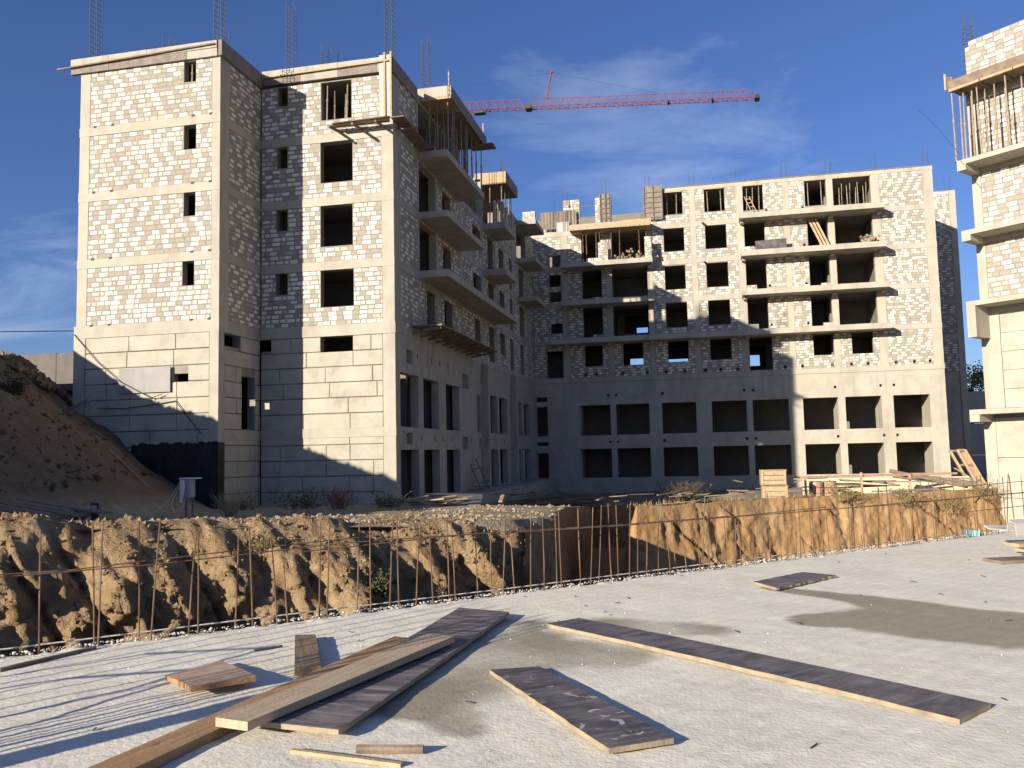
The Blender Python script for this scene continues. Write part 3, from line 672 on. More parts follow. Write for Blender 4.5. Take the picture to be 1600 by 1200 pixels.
# ================================================================== RIGHT BLOCK
rg_ = thing('apartment_block', (12, 39, -3), 'sunlit block at the right edge with cantilevered balcony slabs and checkered limestone', 'building')
mr = Masonry(rg_, 300)
FG = Frame((11.94, 39.07), (.740, -.672), (-.672, -.740))
def gbox(name, m, *a): return cbox(FG, name, m, rg_, *a)
GL = [2.93, 7.45, 10.45, 13.47, 16.7]
UE = 9.0
gbox('wall_panel', 'found', -.12, .35, -4, 2.6, -.12, .4); 
for k in range(5):
    for j in range(4):
        a = .36+k*1.75; gbox('foundation_block', 'found', a+.008, a+1.735, -4+j*1.65+.01, -4+(j+1)*1.65-.01, -.12-.01*((k+j) % 2), .4)
gbox('column', 'conc', -.02, .75, 3.0, 6.9, -.06, .4)
for k in range(4):
    for j in range(5): a = .76+k*2; gbox('foundation_block', 'found', a+.008, a+1.985, 3.0+j*.78+.008, 3.0+(j+1)*.78-.008, -.03-.012*((k+j) % 2), .4)
for i, (z0, z1) in enumerate(((7.45, 10.0), (10.45, 13.05), (13.47, 16.2), (17.0, 18.95))):
    if i < 3:
        gbox('column', 'conc', 0, .36, z0, z1, 0, .4)
        mr.infill(FG, (.36, UE, z0, z1), [], whites=.78)
        gbox('floor_band', 'conc', 0, UE, z1, z1+.42, -.01, .4)
    else:
        mr.infill(FG, (.06, UE, z0, z1), [(.06, .22, 18.7, 19)], whites=.78)
gbox('floor_band', 'conc', 0, UE, 6.9, 7.42, -.01, .4)
for L_ in (7.45, 10.45, 13.47):
    gbox('balcony_slab', 'conc', 0, UE, L_-.2, L_, -1.2, -.012)
    b0 = L_-.45 if L_ > 8 else L_-1.5
    gbox('cantilever_beam', 'conc', 0, .36, b0, L_-.203, -1.2, -.012)
gbox('balcony_slab', 'conc', -.15, UE, 2.75, 2.95, -1.2, -.12); gbox('cantilever_beam', 'conc', -.15, .25, 2.45, 2.747, -1.2, -.12)
# formwork deck for the top balcony
gbox('deck_formwork', 'oldwood', -.15, UE, 16.62, 17.0, -1.25, -.05)
for k in range(6): gbox('joist', 'wood', -.1+k*1.3, k*1.3+1.15, 16.5, 16.6, -1.3, -1.2)
for k in range(8): gbox('bearer', 'oldwood', .1+k*.9, .2+k*.9, 16.5, 16.61, -1.19, -.1)
gbox('end_frame', 'grey_sheet', -.22, -.16, 16.65, 17.25, -1.35, -.85)
for d0, d1, z0, z1 in ((-1.37, -1.33, 16.6, 17.3), (-.87, -.83, 16.6, 17.3)): gbox('end_frame', 'wood', -.23, -.15, z0, z1, d0, d1)
# core behind
mb = MB(); FG.box(mb, 0.05, UE, -4, 16.9, .42, 8); mb.build('core', 'conc2', rg_)
mr.finish()
p = FG.P(.1, 17, .3); rebar_cage(rg_, p.x, p.y, 16.9, 20.3, .3, ties=True)
for k, (u, d) in enumerate(((-.05, -1.1), (.1, -.8), (.28, -.9), (.5, -.6), (.62, -.9), (.95, -1.0), (1.0, -.5), (1.5, -.8), (1.75, -.4), (2.1, -1.05), (2.5, -.7), (2.9, -1.0), (3.3, -.6))):
    q = FG.P(u, 0, d); prop(q.x, q.y, 13.47, 16.5, f'{ORD[k]} prop from the left on the upper balcony of the right block', 'props on the right block balcony')
mb = MB(); mb.path([(9.42, 36.81, 15.34), (10.06, 36.65, 14.44), (10.76, 36.44, 13.2)], .010, 4); tag(mb.build('hanging_wire', 'cable'), 'thin wire hanging in the sky left of the right block', 'wire')

# ================================================================== GROUND
A = Vector((-5.82, 6.2)); TT = Vector((.7155, .6986)); NN = Vector((-.6986, .7155))
def E2(t, o): q = A+TT*t+NN*o; return (q.x, q.y)
# far sheet to the horizon
s_ = 2500
og = obj('ground', None) if False else None
mb = MB(); mb.v = [(-s_, -s_, -6.0), (s_, -s_, -6.0), (s_, s_, -6.0), (-s_, s_, -6.0)]; mb.f = [(0, 1, 2, 3)]
tag(mb.build('ground', 'far_ground'), kind='structure')
# lip of the excavation (x, y, z)
LIP = [(-14.0, 3.2, .95), (-11.0, 6.0, .9), (-7.9, 8.6, .82), (-6.35, 10.2, .68), (-4.6, 11.8, .56), (-3.55, 12.75, .44), (-2.75, 13.5, .32),
       (-2.9, 15.0, .24), (-3.4, 20.0, -.02), (-4.35, 26.5, -.28), (-4.8, 31.0, -.46), (-5.4, 38.0, -.92), (-6.4, 51.0, -1.75), (-2.6, 51.5, -1.78), (-2.35, 38.0, -.92), (-2.25, 32.0, -.52), (-2.15, 29.1, -.3), (-.2, 30.8, -.3), (2.5, 33.2, -.3), (7.5, 35.9, -.3), (11.2, 38.2, -.3), (15, 41, -.3)]
def resample(P_, step):
    out = []; 
    for a, b in zip(P_, P_[1:]):
        a, b = Vector(a), Vector(b); n = max(1, int((b-a).length/step))
        out += [a.lerp(b, k/n) for k in range(n)]
    return out+[Vector(P_[-1])]
PIT = [(p[0], p[1]) for p in LIP] + [(30, 41), (30, -20), (-14, -20)]
PX = np.array([p[0] for p in PIT]); PY = np.array([p[1] for p in PIT])
def inside(x, y):
    c = np.zeros(x.shape, bool); n = len(PX); j = n-1
    for i in range(n):
        with np.errstate(divide='ignore', invalid='ignore'):
            cond = ((PY[i] > y) != (PY[j] > y)) & (x < (PX[j]-PX[i])*(y-PY[i])/(PY[j]-PY[i]+1e-12)+PX[i])
        c ^= cond; j = i
    return c
def base_z(x, y):
    z = np.interp(y, [4, 9, 12, 20, 28, 36, 50, 66, 100], [.95, .8, .58, .05, -.3, -.6, -1.1, -1.55, -1.8])
    xf = np.interp(y, [0, 14, 24, 32, 40], [-13.0, -14.2, -17.4, -19.9, -27.2])
    zc = np.interp(y, [0, 12, 20, 27, 31, 60], [7.1, 7.4, 7.4, 7.0, 6.3, 6.3])
    zc = zc+2.6*np.exp(-((x+31.6)**2/4+(y-25.2)**2/5))
    dep = np.clip((y-28.5)/4, 0, 1)*np.clip((x+12)/2, 0, 1)*np.clip((2.2-x)/1.4, 0, 1)
    z = z*(1-dep)+np.clip(-.3-.066*(y-29), -1.8, 0)*dep
    s = np.maximum(0, xf-x)
    hz = s*.70-.25+.25*np.exp(-s*1.5)
    hill = np.where(hz > zc-z-.6, zc-z-.6*np.exp(-np.clip((hz-(zc-z-.6))/.6, 0, 30)), hz)
    return z+np.where(s > 0, np.minimum(np.maximum(hill, 0), zc-z), 0)
gx = np.concatenate([np.arange(-80, -30, 2.0), np.arange(-30, 14, .3), np.arange(14, 60, 2.0)])
gy = np.concatenate([np.arange(-6, 8, .8), np.arange(8, 40, .3), np.arange(40, 70, .8), np.arange(70, 130, 4.0)])
GXX, GYY = np.meshgrid(gx, gy)
ins = inside(GXX, GYY); Z = base_z(GXX, GYY)
lipf = resample(LIP, .1); LXY = np.array([(p.x, p.y, p.z) for p in lipf])
nx, ny = len(gx), len(gy)
verts = np.stack([GXX, GYY, Z], -1).reshape(-1, 3)
for i in range(len(verts)):
    x, y, z = verts[i]
    if -45 < x < 14 and y < 70:
        n = noise.fractal(Vector((x*.5, y*.5, 3.1)), 1.0, 2.0, 4)
        k = .10 if z < 1.2 else .30
        verts[i, 2] += n*k + (.16*noise.fractal(Vector((x*1.1, y*2.6+x*.6, 9.0)), 1.0, 2.0, 3) if z > .9 and x < -13 else 0)
insf = ins.reshape(-1)
faces = []; used = set()
for j in range(ny-1):
    for i in range(nx-1):
        q = (j*nx+i, j*nx+i+1, (j+1)*nx+i+1, (j+1)*nx+i)
        c = sum(insf[k] for k in q)
        if c == 4: continue
        faces.append(q)
        if c: used.update(k for k in q if insf[k])
for k in used:
    d2 = (LXY[:, 0]-verts[k, 0])**2+(LXY[:, 1]-verts[k, 1])**2; m_ = d2.argmin()
    if d2[m_] < 6: verts[k] = LXY[m_]
me = bpy.data.meshes.new('terrain'); me.from_pydata([tuple(v) for v in verts], [], faces)
gm = mat('site_ground', (.30, .245, .165), (.22, .172, .11), 2.2, .97, 1.0, 11, c3=(.40, .355, .275), s3=1.5, bdist=.08)
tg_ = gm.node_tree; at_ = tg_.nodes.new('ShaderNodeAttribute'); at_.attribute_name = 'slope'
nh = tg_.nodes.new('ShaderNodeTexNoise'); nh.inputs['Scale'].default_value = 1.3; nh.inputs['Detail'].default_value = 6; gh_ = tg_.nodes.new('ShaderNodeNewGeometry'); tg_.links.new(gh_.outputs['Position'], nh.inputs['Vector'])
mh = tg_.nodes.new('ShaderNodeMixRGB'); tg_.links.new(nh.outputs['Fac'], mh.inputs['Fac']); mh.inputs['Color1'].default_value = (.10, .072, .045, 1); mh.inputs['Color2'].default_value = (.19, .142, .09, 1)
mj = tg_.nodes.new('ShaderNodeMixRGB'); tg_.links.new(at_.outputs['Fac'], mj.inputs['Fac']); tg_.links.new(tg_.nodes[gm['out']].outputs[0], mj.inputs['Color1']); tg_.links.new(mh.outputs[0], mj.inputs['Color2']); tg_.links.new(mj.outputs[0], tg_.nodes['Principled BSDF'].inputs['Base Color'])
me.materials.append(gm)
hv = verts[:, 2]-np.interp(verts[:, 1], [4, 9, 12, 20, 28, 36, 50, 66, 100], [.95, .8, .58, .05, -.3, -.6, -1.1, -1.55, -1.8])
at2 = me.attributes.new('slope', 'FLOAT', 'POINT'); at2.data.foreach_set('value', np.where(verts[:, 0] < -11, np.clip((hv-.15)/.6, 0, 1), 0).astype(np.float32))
me.polygons.foreach_set('use_smooth', [True]*len(faces)); me.update()
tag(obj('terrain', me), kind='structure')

# banks of the excavation
BV = {}
def bank(name, pts, step, m, depth, lean, amp, style, seed, rows):
    pl = resample(pts, step); n = len(pl); V = []; F = []
    tang = [ (pl[min(i+1, n-1)]-pl[max(i-1, 0)]) for i in range(n)]
    # smooth normals along the strip
    nr = []
    for i in range(n):
        t = Vector((0, 0, 0))
        for k in range(max(0, i-4), min(n, i+5)): t += tang[k]
        t.z = 0; t.normalize(); nr.append(Vector((t.y, -t.x, 0)))
    lean0 = lean; pre = 14 if lean > 1 else 0
    for i in range(n):
        p = pl[i]
        if lean0 > 1: lean = lean0*(.12+.88*min(1, (n-1-i)*step/2.6)**1.2)
        for r in range(-pre, rows+1):
            v = max(0, r)/rows; h = depth*v; bk = max(0, -r)/max(1, pre)
            q = p + nr[i]*(lean*((.62*min(1, v/.16)**.9+.38*max(0, v-.16)/.84) if style == 'rough' and lean0 > 1 else v**.8)) ; z = p.z+.02 - h
            if bk: q = q-nr[i]*1.1*bk; z += .12*math.sin(bk*3.1)-.22*bk**2
            s1 = i*step
            if style == 'rough':
                gul = noise.noise(Vector((s1*1.35+seed-h*.75, v*.8, 7.3))); gul = gul*.8-.45*max(0, .22-abs(noise.noise(Vector((s1*2.1-h*1.1, v*.6, 2.1)))))/.22
                a = noise.fractal(Vector((s1*1.9+seed, v*depth*1.5, 1.7)), 1.0, 2.1, 5)
                b = noise.noise(Vector((s1*5+seed, h*5, 3.3)))
                env = min(1, v*6+.15)
                v1 = noise.voronoi(Vector((s1*3.4, h*3.4, seed)))[0][0]; v2 = noise.voronoi(Vector((s1*8.5, h*8.5, seed+4)))[0][0]
                dsp = (gul*amp*.98 + a*amp*.62 + b*.05 + ((.5-v1)*.15 + (.5-v2)*.17 + (.5-noise.voronoi(Vector((s1*17, h*17, seed)))[0][0])*.06)*min(1, amp*2.5))*env
                z += min(1, amp/.4)**3*(noise.fractal(Vector((s1*1.1, 5, seed)), 1, 2, 5)*.17+(.45-noise.voronoi(Vector((s1*4.2, h*3, seed)))[0][0])*.10)*(1-v)*(1-bk)+.06*(.5-noise.voronoi(Vector((s1*5, bk*5, 1)))[0][0])*(bk > 0)
            else:
                dg = noise.noise(Vector(((s1*.8-h*.85)+seed, h*.15, 2.2)))
                a = noise.fractal(Vector((s1*1.5+seed, h*.6, 1.7)), 1.0, 2.1, 4)
                v1 = noise.voronoi(Vector((s1*2.2, h*1.6, seed)))[0][0]
                st = noise.noise(Vector((s1*9+h*.8, h*.5, 4)))
                z += (.09*noise.fractal(Vector((s1*.8, 3, seed)), 1, 2, 4)-.04)*(1-v)
                dsp = (-max(0, .06-abs(dg))*24*amp*max(0, noise.noise(Vector((s1*.5, h*.7, 8)))*1.8+.2) + a*amp*.55 + (.5-v1)*.10 + st*.03 + (.5-noise.voronoi(Vector((s1*6, h*5, 2)))[0][0])*.07)*min(1, v*6+.1)
            q = q + nr[i]*dsp
            V.append((q.x, q.y, z))
    for i in range(n-1):
        for r in range(rows+pre):
            a = i*(rows+pre+1)+r; F.append((a, a+1, a+rows+pre+2, a+rows+pre+1))
    me = bpy.data.meshes.new(name); me.from_pydata(V, [], F); me.materials.append(M[m])
    me.polygons.foreach_set('use_smooth', [True]*len(F)); me.update()
    BV[name] = (V, rows+pre)
    return tag(obj(name, me), kind='structure'), pl, nr
iC = 6
bnk1, pl1, nr1 = bank('earth_bank', LIP[1:iC+1], .042, 'dirt', 3.6, 1.5, .50, 'rough', 3.0, 84)
bnk2, pl2, nr2 = bank('earth_bank_side', LIP[iC:13], .12, 'dirt', 3.6, .15, .16, 'rough', 9.0, 30)
bnk4, pl4, nr4 = bank('earth_bank_trench', LIP[12:16], .2, 'dirt', 3.6, .15, .1, 'rough', 2.0, 20)
bnk3, pl3, nr3 = bank('earth_bank_rear', LIP[15:], .065, 'clay', 4.2, .7, .24, 'cut', 5.0, 60)
mb = MB(); mb.v = [(-16, -20, -3.6), (30, -20, -3.6), (30, 46, -3.6), (-16, 46, -3.6)]; mb.f = [(0, 1, 2, 3)]
tag(mb.build('pit_floor', 'dirt'), kind='structure')

# clods and stones over the near bank and its crest
g = random.Random(11); mbd = MB(); mbs = MB()
bv, brow = BV['earth_bank']; ncol = len(bv)//(brow+1)
def tz(x, y):
    return float(base_z(np.array(float(x)), np.array(float(y))))+.10*noise.fractal(Vector((x*.5, y*.5, 3.1)), 1.0, 2.0, 4)
def gz0(x, y): return float(base_z(np.array(float(x)), np.array(float(y))))+.30*noise.fractal(Vector((x*.5, y*.5, 3.1)), 1.0, 2.0, 4)+.16*noise.fractal(Vector((x*1.1, y*2.6+x*.6, 9.0)), 1.0, 2.0, 3)
for k in range(7500):
    i = g.randrange(ncol); r_ = int((g.random()**1.3)*brow*.95)
    p = bv[i*(brow+1)+r_]
    if p[0] < -9.5: continue
    if noise.noise(Vector((i*.05, r_*.07, 2))) < -.05 and g.random() < .85: continue
    r = .010+.030*g.random()**3
    mbd.lump((p[0]+g.gauss(0, .01), p[1]+g.gauss(0, .01), p[2]+r*.2), r*1.4, g)
for k in range(5200):
    i = g.randrange(len(pl1)); p = pl1[i]; nrm = nr1[i]
    if p.x < -10 or g.random() > min(1, max(.12, (p.x+7.2)/2.2)): continue
    dd = .05+abs(g.gauss(0, 3.4)); q = p-nrm*dd
    if noise.noise(Vector((q.x*.8, q.y*.8, 6))) < -.1: continue
    r = .009+.04*g.random()**3.5
    mbs.lump((q.x, q.y, tz(q.x, q.y)+r*.25), r*1.3, g, (1, 1, .7))
tag(mbd.build('earth_clods', 'dirt'), 'loose clods of tan earth strewn down the near bank', 'earth', kind='stuff')
for k in range(4200):
    x = g.uniform(-13, -3.5); y = g.uniform(12, 33)
    if bool(inside(np.array(x), np.array(y))) or noise.noise(Vector((x*.5, y*.5, 12))) < -.05: continue
    r = .015+.07*g.random()**4; mbs.lump((x, y, tz(x, y)+r*.2), r*1.3, g, (1, 1, .7))
mbh = MB()
for k in range(2200):
    x = g.uniform(-29, -14.5); y = g.uniform(15, 31.5); z = gz0(x, y)
    if z < .9: continue
    r = .02+.10*g.random()**3.5; mbh.lump((x, y, z+.1*noise.noise(Vector((x, y, 0)))), r*1.3, g)
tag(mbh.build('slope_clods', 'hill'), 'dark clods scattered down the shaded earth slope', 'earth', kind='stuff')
tag(mbs.build('gravel', 'stone'), 'pale gravel and stones along the crest of the near bank', 'gravel', kind='stuff')

# ---------------------------------------------------------------- slab
def wetness(x, y):
    def cap(ax, ay, bx, by, r0_, r1_):
        dx_, dy_ = bx-ax, by-ay; t = np.clip(((x-ax)*dx_+(y-ay)*dy_)/(dx_*dx_+dy_*dy_), 0, 1)
        return np.hypot(x-ax-t*dx_, y-ay-t*dy_)/(r0_+(r1_-r0_)*t)
    d = np.full(x.shape, 9.0)
    for c in ((.75, 10.2, 1.6, 9.5, .10, .28), (1.6, 9.5, 2.3, 8.6, .3, .55), (1.05, 8.4, 1.9, 8.6, .30, .5), (2.0, 8.5, 3.2, 7.9, .75, .85), (3.2, 7.9, 5.5, 7.5, .85, 1.1)):
        d = np.minimum(d, cap(*c))
    d2 = np.full(x.shape, 9.0)
    for c in ((-1.75, 5.5, -1.5, 6.9, .46, .62), (-1.5, 6.9, -1.75, 7.7, .6, .42), (-1.2, 6.9, -.75, 6.8, .48, .36), (-.75, 7.9, 0.0, 7.8, .42, .28), (-1.65, 5.3, -1.4, 4.9, .32, .15)):
        d2 = np.minimum(d2, cap(*c))
    return d, d2
ts = np.concatenate([np.arange(-12, -1, .12), np.arange(-1, 10, .06), np.arange(10, 34, .2)])
os_ = -np.concatenate([np.arange(0, .6, .06), np.arange(.6, 10, .075), np.arange(10, 26, .5)])
TS, OS = np.meshgrid(ts, os_)
X = A.x+TT.x*TS+NN.x*OS; Y = A.y+TT.y*TS+NN.y*OS
Zs = np.zeros(X.shape); W = np.zeros(X.shape)
w1, w2 = wetness(X, Y)
for j in range(X.shape[0]):
    for i in range(X.shape[1]):
        x, y = X[j, i], Y[j, i]
        if y > 1 and y < 20 and -9 < x < 9:
            n = noise.fractal(Vector((x*1.6, y*1.6, .5)), 1, 2, 3); n2_ = noise.noise(Vector((x*9, y*9, 4)))
            Zs[j, i] = n*.007+n2_*.0035*(1.6 if y < 8 else .7)
            a = n*.20+n2_*.05
            W[j, i] = max(min(1, max(0, (1.06-w1[j, i]-a)/.12)), min(1, max(0, (1.12-w2[j, i]-a*1.6)/.42))*(.8+.9*noise.noise(Vector((x*1.3, y*1.3, 9)))))
            if OS[j, i] > -.25: Zs[j, i] += .03*noise.fractal(Vector((x*7, y*7, 1)), 1, 2, 3)-.04*(OS[j, i]+.25)/.25
nX, nY = X.shape[1], X.shape[0]
V = np.stack([X, Y, Zs], -1).reshape(-1, 3)
F = [(j*nX+i, (j+1)*nX+i, (j+1)*nX+i+1, j*nX+i+1) for j in range(nY-1) for i in range(nX-1)]
V = [tuple(v) for v in V]; nb = len(V)
for i in range(nX): V.append((V[i][0], V[i][1], -3.6))
F += [(i, i+1, nb+i+1, nb+i) for i in range(nX-1)]
me = bpy.data.meshes.new('concrete_slab'); me.from_pydata(V, [], F)
at = me.attributes.new('wet', 'FLOAT', 'POINT'); at.data.foreach_set('value', np.concatenate([W.reshape(-1), np.zeros(nX)]))
me.polygons.foreach_set('use_smooth', [True]*len(F)); me.update()
sm = mat('raw_slab_concrete', (.735, .70, .58), (.65, .615, .508), 1.3, .92, .5, 24, c3=(.80, .765, .66), s3=6.0, bdist=.015)
tn = sm.node_tree; bs = tn.nodes['Principled BSDF']
an = tn.nodes.new('ShaderNodeAttribute'); an.attribute_name = 'wet'
mxn = tn.nodes.new('ShaderNodeMixRGB'); mxn.blend_type = 'MULTIPLY'
tn.links.new(an.outputs['Fac'], mxn.inputs['Fac']); tn.links.new(tn.nodes[sm['out']].outputs[0], mxn.inputs['Color1']); mxn.inputs['Color2'].default_value = (.45, .42, .36, 1)
# fine pale specks
vo = tn.nodes.new('ShaderNodeTexVoronoi'); vo.inputs['Scale'].default_value = 26; gp = tn.nodes.new('ShaderNodeNewGeometry'); tn.links.new(gp.outputs['Position'], vo.inputs['Vector'])
sr = tn.nodes.new('ShaderNodeMapRange'); sr.inputs['From Min'].default_value = .10; sr.inputs['From Max'].default_value = .03; tn.links.new(vo.outputs['Distance'], sr.inputs['Value'])
cn = tn.nodes.new('ShaderNodeMath'); cn.operation = 'GREATER_THAN'; sx_ = tn.nodes.new('ShaderNodeSeparateXYZ'); tn.links.new(vo.outputs['Color'], sx_.inputs[0]); tn.links.new(sx_.outputs[0], cn.inputs[0]); cn.inputs[1].default_value = .9
m2 = tn.nodes.new('ShaderNodeMath'); m2.operation = 'MULTIPLY'; tn.links.new(sr.outputs[0], m2.inputs[0]); tn.links.new(cn.outputs[0], m2.inputs[1])
m4 = tn.nodes.new('ShaderNodeMixRGB'); tn.links.new(m2.outputs[0], m4.inputs['Fac']); tn.links.new(mxn.outputs[0], m4.inputs['Color1']); m4.inputs['Color2'].default_value = (.85, .83, .77, 1)
tn.links.new(m4.outputs[0], bs.inputs['Base Color'])
rm = tn.nodes.new('ShaderNodeMapRange'); tn.links.new(an.outputs['Fac'], rm.inputs['Value']); rm.inputs['To Min'].default_value = .92; rm.inputs['To Max'].default_value = .55; tn.links.new(rm.outputs[0], bs.inputs['Roughness'])
# broom grooves added to the bump
wv = tn.nodes.new('ShaderNodeTexWave'); wv.wave_type = 'BANDS'; wv.inputs['Scale'].default_value = 1.9; wv.inputs['Distortion'].default_value = 2.0; wv.inputs['Detail'].default_value = 2
mpw = tn.nodes.new('ShaderNodeMapping'); mpw.inputs['Rotation'].default_value = (0, 0, R(38)); tn.links.new(gp.outputs['Position'], mpw.inputs[0]); tn.links.new(mpw.outputs[0], wv.inputs['Vector'])
bpn = [n for n in tn.nodes if n.type == 'BUMP'][0]
b2 = tn.nodes.new('ShaderNodeBump'); b2.inputs['Strength'].default_value = .22; b2.inputs['Distance'].default_value = .02
tn.links.new(wv.outputs['Fac'], b2.inputs['Height']); tn.links.new(bpn.outputs[0], b2.inputs['Normal']); tn.links.new(b2.outputs[0], bs.inputs['Normal'])
me.materials.append(sm)
slab = tag(obj('concrete_slab', me), kind='structure')

# rebar starters along the slab edge (parts of the slab)
g = random.Random(21)
def starter(x, y, h, lx, ly, r=.0062):
    mb = MB(); z = -.05; k = g.uniform(.3, .6)
    mb.path([(x, y, -.05), (x+lx*k+g.uniform(-.008, .008), y+ly*k, h*k), (x+lx, y+ly, h)], r, 6); return mb.build('rebar', 'rust', slab)
t = -1.0
while t < 18.0:
    for o, dt in ((-.06, 0), (-.19, g.uniform(.03, .12))):
        if g.random() < .07: continue
        x, y = E2(t+dt+g.uniform(-.03, .03), o); lx, ly = g.gauss(0, .035), g.gauss(0, .035)
        starter(x, y, (.86+.10*g.random() if g.random() < .9 else .5+.3*g.random()) + (.13 if t < 1.5 else 0) + (.08 if t > 13 else 0), lx, ly, .0078 if t < 4 else .0066)
    t += .42 if t < 2.5 else .36 if t < 6 else .31
# short stubs on the right stretch
for k in range(34):
    x, y = E2(7.8+k*.21+g.uniform(-.05, .05), -.28); starter(x, y, .18+.25*g.random(), g.gauss(0, .02), g.gauss(0, .02))
# horizontal tie bars, sagging from tie to tie
def tiebar(ts_, o, zs, r=.0065):
    mb = MB(); mb.path([(*E2(t_, o), z) for t_, z in zip(ts_, zs)], r, 6); mb.build('tie_bar', 'rust', slab)
tiebar([-1.5, .5, 2.0, 3.4], -.075, [.70, .66, .72, .76]); tiebar([-1.2, 1.2, 3.0, 5.2], -.175, [.66, .66, .72, .70])
tiebar([2.6, 4.5, 6.5, 8.6], -.08, [.655, .70, .665, .66]); tiebar([4.9, 6.6, 8.4, 10.5], -.18, [.69, .665, .66, .69])
tiebar([8.0, 10.0, 11.5, 13.2], -.08, [.65, .64, .64, .65]); tiebar([10.0, 12.0, 13.5, 15.0, 17.5], -.18, [.66, .64, .65, .66, .66]); tiebar([13, 15.2, 18], -.07, [.64, .655, .66]); tiebar([14.3, 16, 18], -.08, [.84, .86, .86]); tiebar([14.4, 18], -.08, [.4, .42])
mb = MB(); mb.path([(*E2(t_, .012), z_) for t_, z_ in zip([-2, 2, 5, 8, 12, 16], [.03, .038, .03, .036, .03, .03])], .007, 6); mb.build('edge_wire', 'crumb', slab)
mb = MB(); mb.beam((*E2(14.6, -.1), .55), (*E2(15.1, -.12), .85), .02, .02); mb.build('tie_bar', 'rust', slab)
# the row of tall starters outside the frame that throws the long shadows
s = 1.5
while s < 3.8:
    x, y = -7.7+.74*s, 4.7-.672*s
    starter(x, y, 1.7+.35*g.random(), g.gauss(0, .04), g.gauss(0, .04), .010)
    if s > 3.2: starter(x+.04, y-.06, 1.7+.4*g.random(), g.gauss(0, .04), g.gauss(0, .04), .011)
    s += .24 if s < 3.1 else .10
mb = MB(); mb.path([(-6.55, 3.6, .3), (-6.35, 3.4, 1.0), (-5.9, 3.0, 1.25), (-5.6, 2.75, .9), (-5.5, 2.6, 0)], .018, 6); mb.build('rebar', 'rust', slab)
mb = MB(); mb.path([(-6.3, 3.5, .2), (-6.1, 3.2, .8), (-5.6, 2.9, 1.05), (-5.3, 2.6, .7), (-5.2, 2.4, 0)], .018, 6); mb.build('rebar', 'rust', slab)
MB().box(-4.98, -4.82, 2.0, 2.16, 0, 1.08).build('timber_post', 'oldwood', slab)

# crumbs of concrete along the slab edge and chips on the slab
mbc = MB()
for k in range(2000):
    t_ = g.uniform(-2, 17); o = -.02-abs(g.gauss(0, .09)); x, y = E2(t_, o); r = .006+.013*g.random()**2.5
    mbc.lump((x, y, .002), r*(1 if t_ < 8 else 1.35), g, (1, 1, .75))
for k in range(160):
    x, y = g.uniform(-5, 6), g.uniform(4, 15)
    if (Vector((x, y))-A).dot(NN) < -.1: mbc.lump((x, y, .003), .004+.005*g.random()**2, g)
tag(mbc.build('concrete_crumbs', 'crumb'), 'pale concrete crumbs spilt along the slab edge under the rebars', 'crumbs', kind='stuff')
mbk = MB()
for k in range(60):
    x, y = g.uniform(-5, 5), g.uniform(4.2, 14)
    if (Vector((x, y))-A).dot(NN) < -.3:
        a_ = g.random()*3.14; l_ = .03+.08*g.random()**2; mbk.beam((x, y, .008), (x+math.cos(a_)*l_, y+math.sin(a_)*l_, .012), .006, .006)
tag(mbk.build('wire_offcuts', 'cable'), 'tiny dark wire offcuts and splinters littering the slab', 'litter', kind='stuff')

# ---------------------------------------------------------------- boards and planks on the slab
def board(name, c, z0, th, label, cat, m_top, m_edge, tilt=0, sag=0, bumpy=0, seg=24, seed=1):
    """c: four plan corners a,b,c,d (a-b one short end, c-d the other)"""
    t = thing(name, (sum(p[0] for p in c)/4, sum(p[1] for p in c)/4, 0), label, cat)
    a, b, cc, d = [Vector((*p, 0)) for p in c]; gg = random.Random(seed)
    top = MB(); edge = MB(); rows = []
    for k in range(seg+1):
        s_ = k/seg; p = a.lerp(d, s_); q = b.lerp(cc, s_)
        e_ = gg.uniform(-1, 1)*bumpy; e2_ = gg.uniform(-1, 1)*bumpy
        ax = (p-q).normalized()
        p = p+ax*e_; q = q+ax*e2_
        zb = z0+tilt*s_+sag*4*s_*(s_-1)
        rows.append((p, q, zb))
    for p, q, zb in rows:
        top.v += [(p.x, p.y, zb+th+.0012), (q.x, q.y, zb+th+.0012)]
        edge.v += [(p.x, p.y, zb), (q.x, q.y, zb), (p.x, p.y, zb+th), (q.x, q.y, zb+th)]
    for k in range(seg):
        top.f.append((2*k, 2*k+1, 2*k+3, 2*k+2)); n = 4*k
        edge.f += [(n, n+2, n+6, n+4), (n+1, n+5, n+7, n+3), (n, n+4, n+5, n+1), (n+2, n+3, n+7, n+6)]
    edge.f += [(0, 1, 3, 2), (4*seg, 4*seg+2, 4*seg+3, 4*seg+1)]
    # face skin is a thin closed sheet
    nv = len(top.v); top.v += [(x, y, z-.001) for x, y, z in top.v]; 
    top.f += [tuple(nv+i for i in f_)[::-1] for f_ in list(top.f)]
    edge.build('core', m_edge, t); top.build('face', m_top, t)
    return t
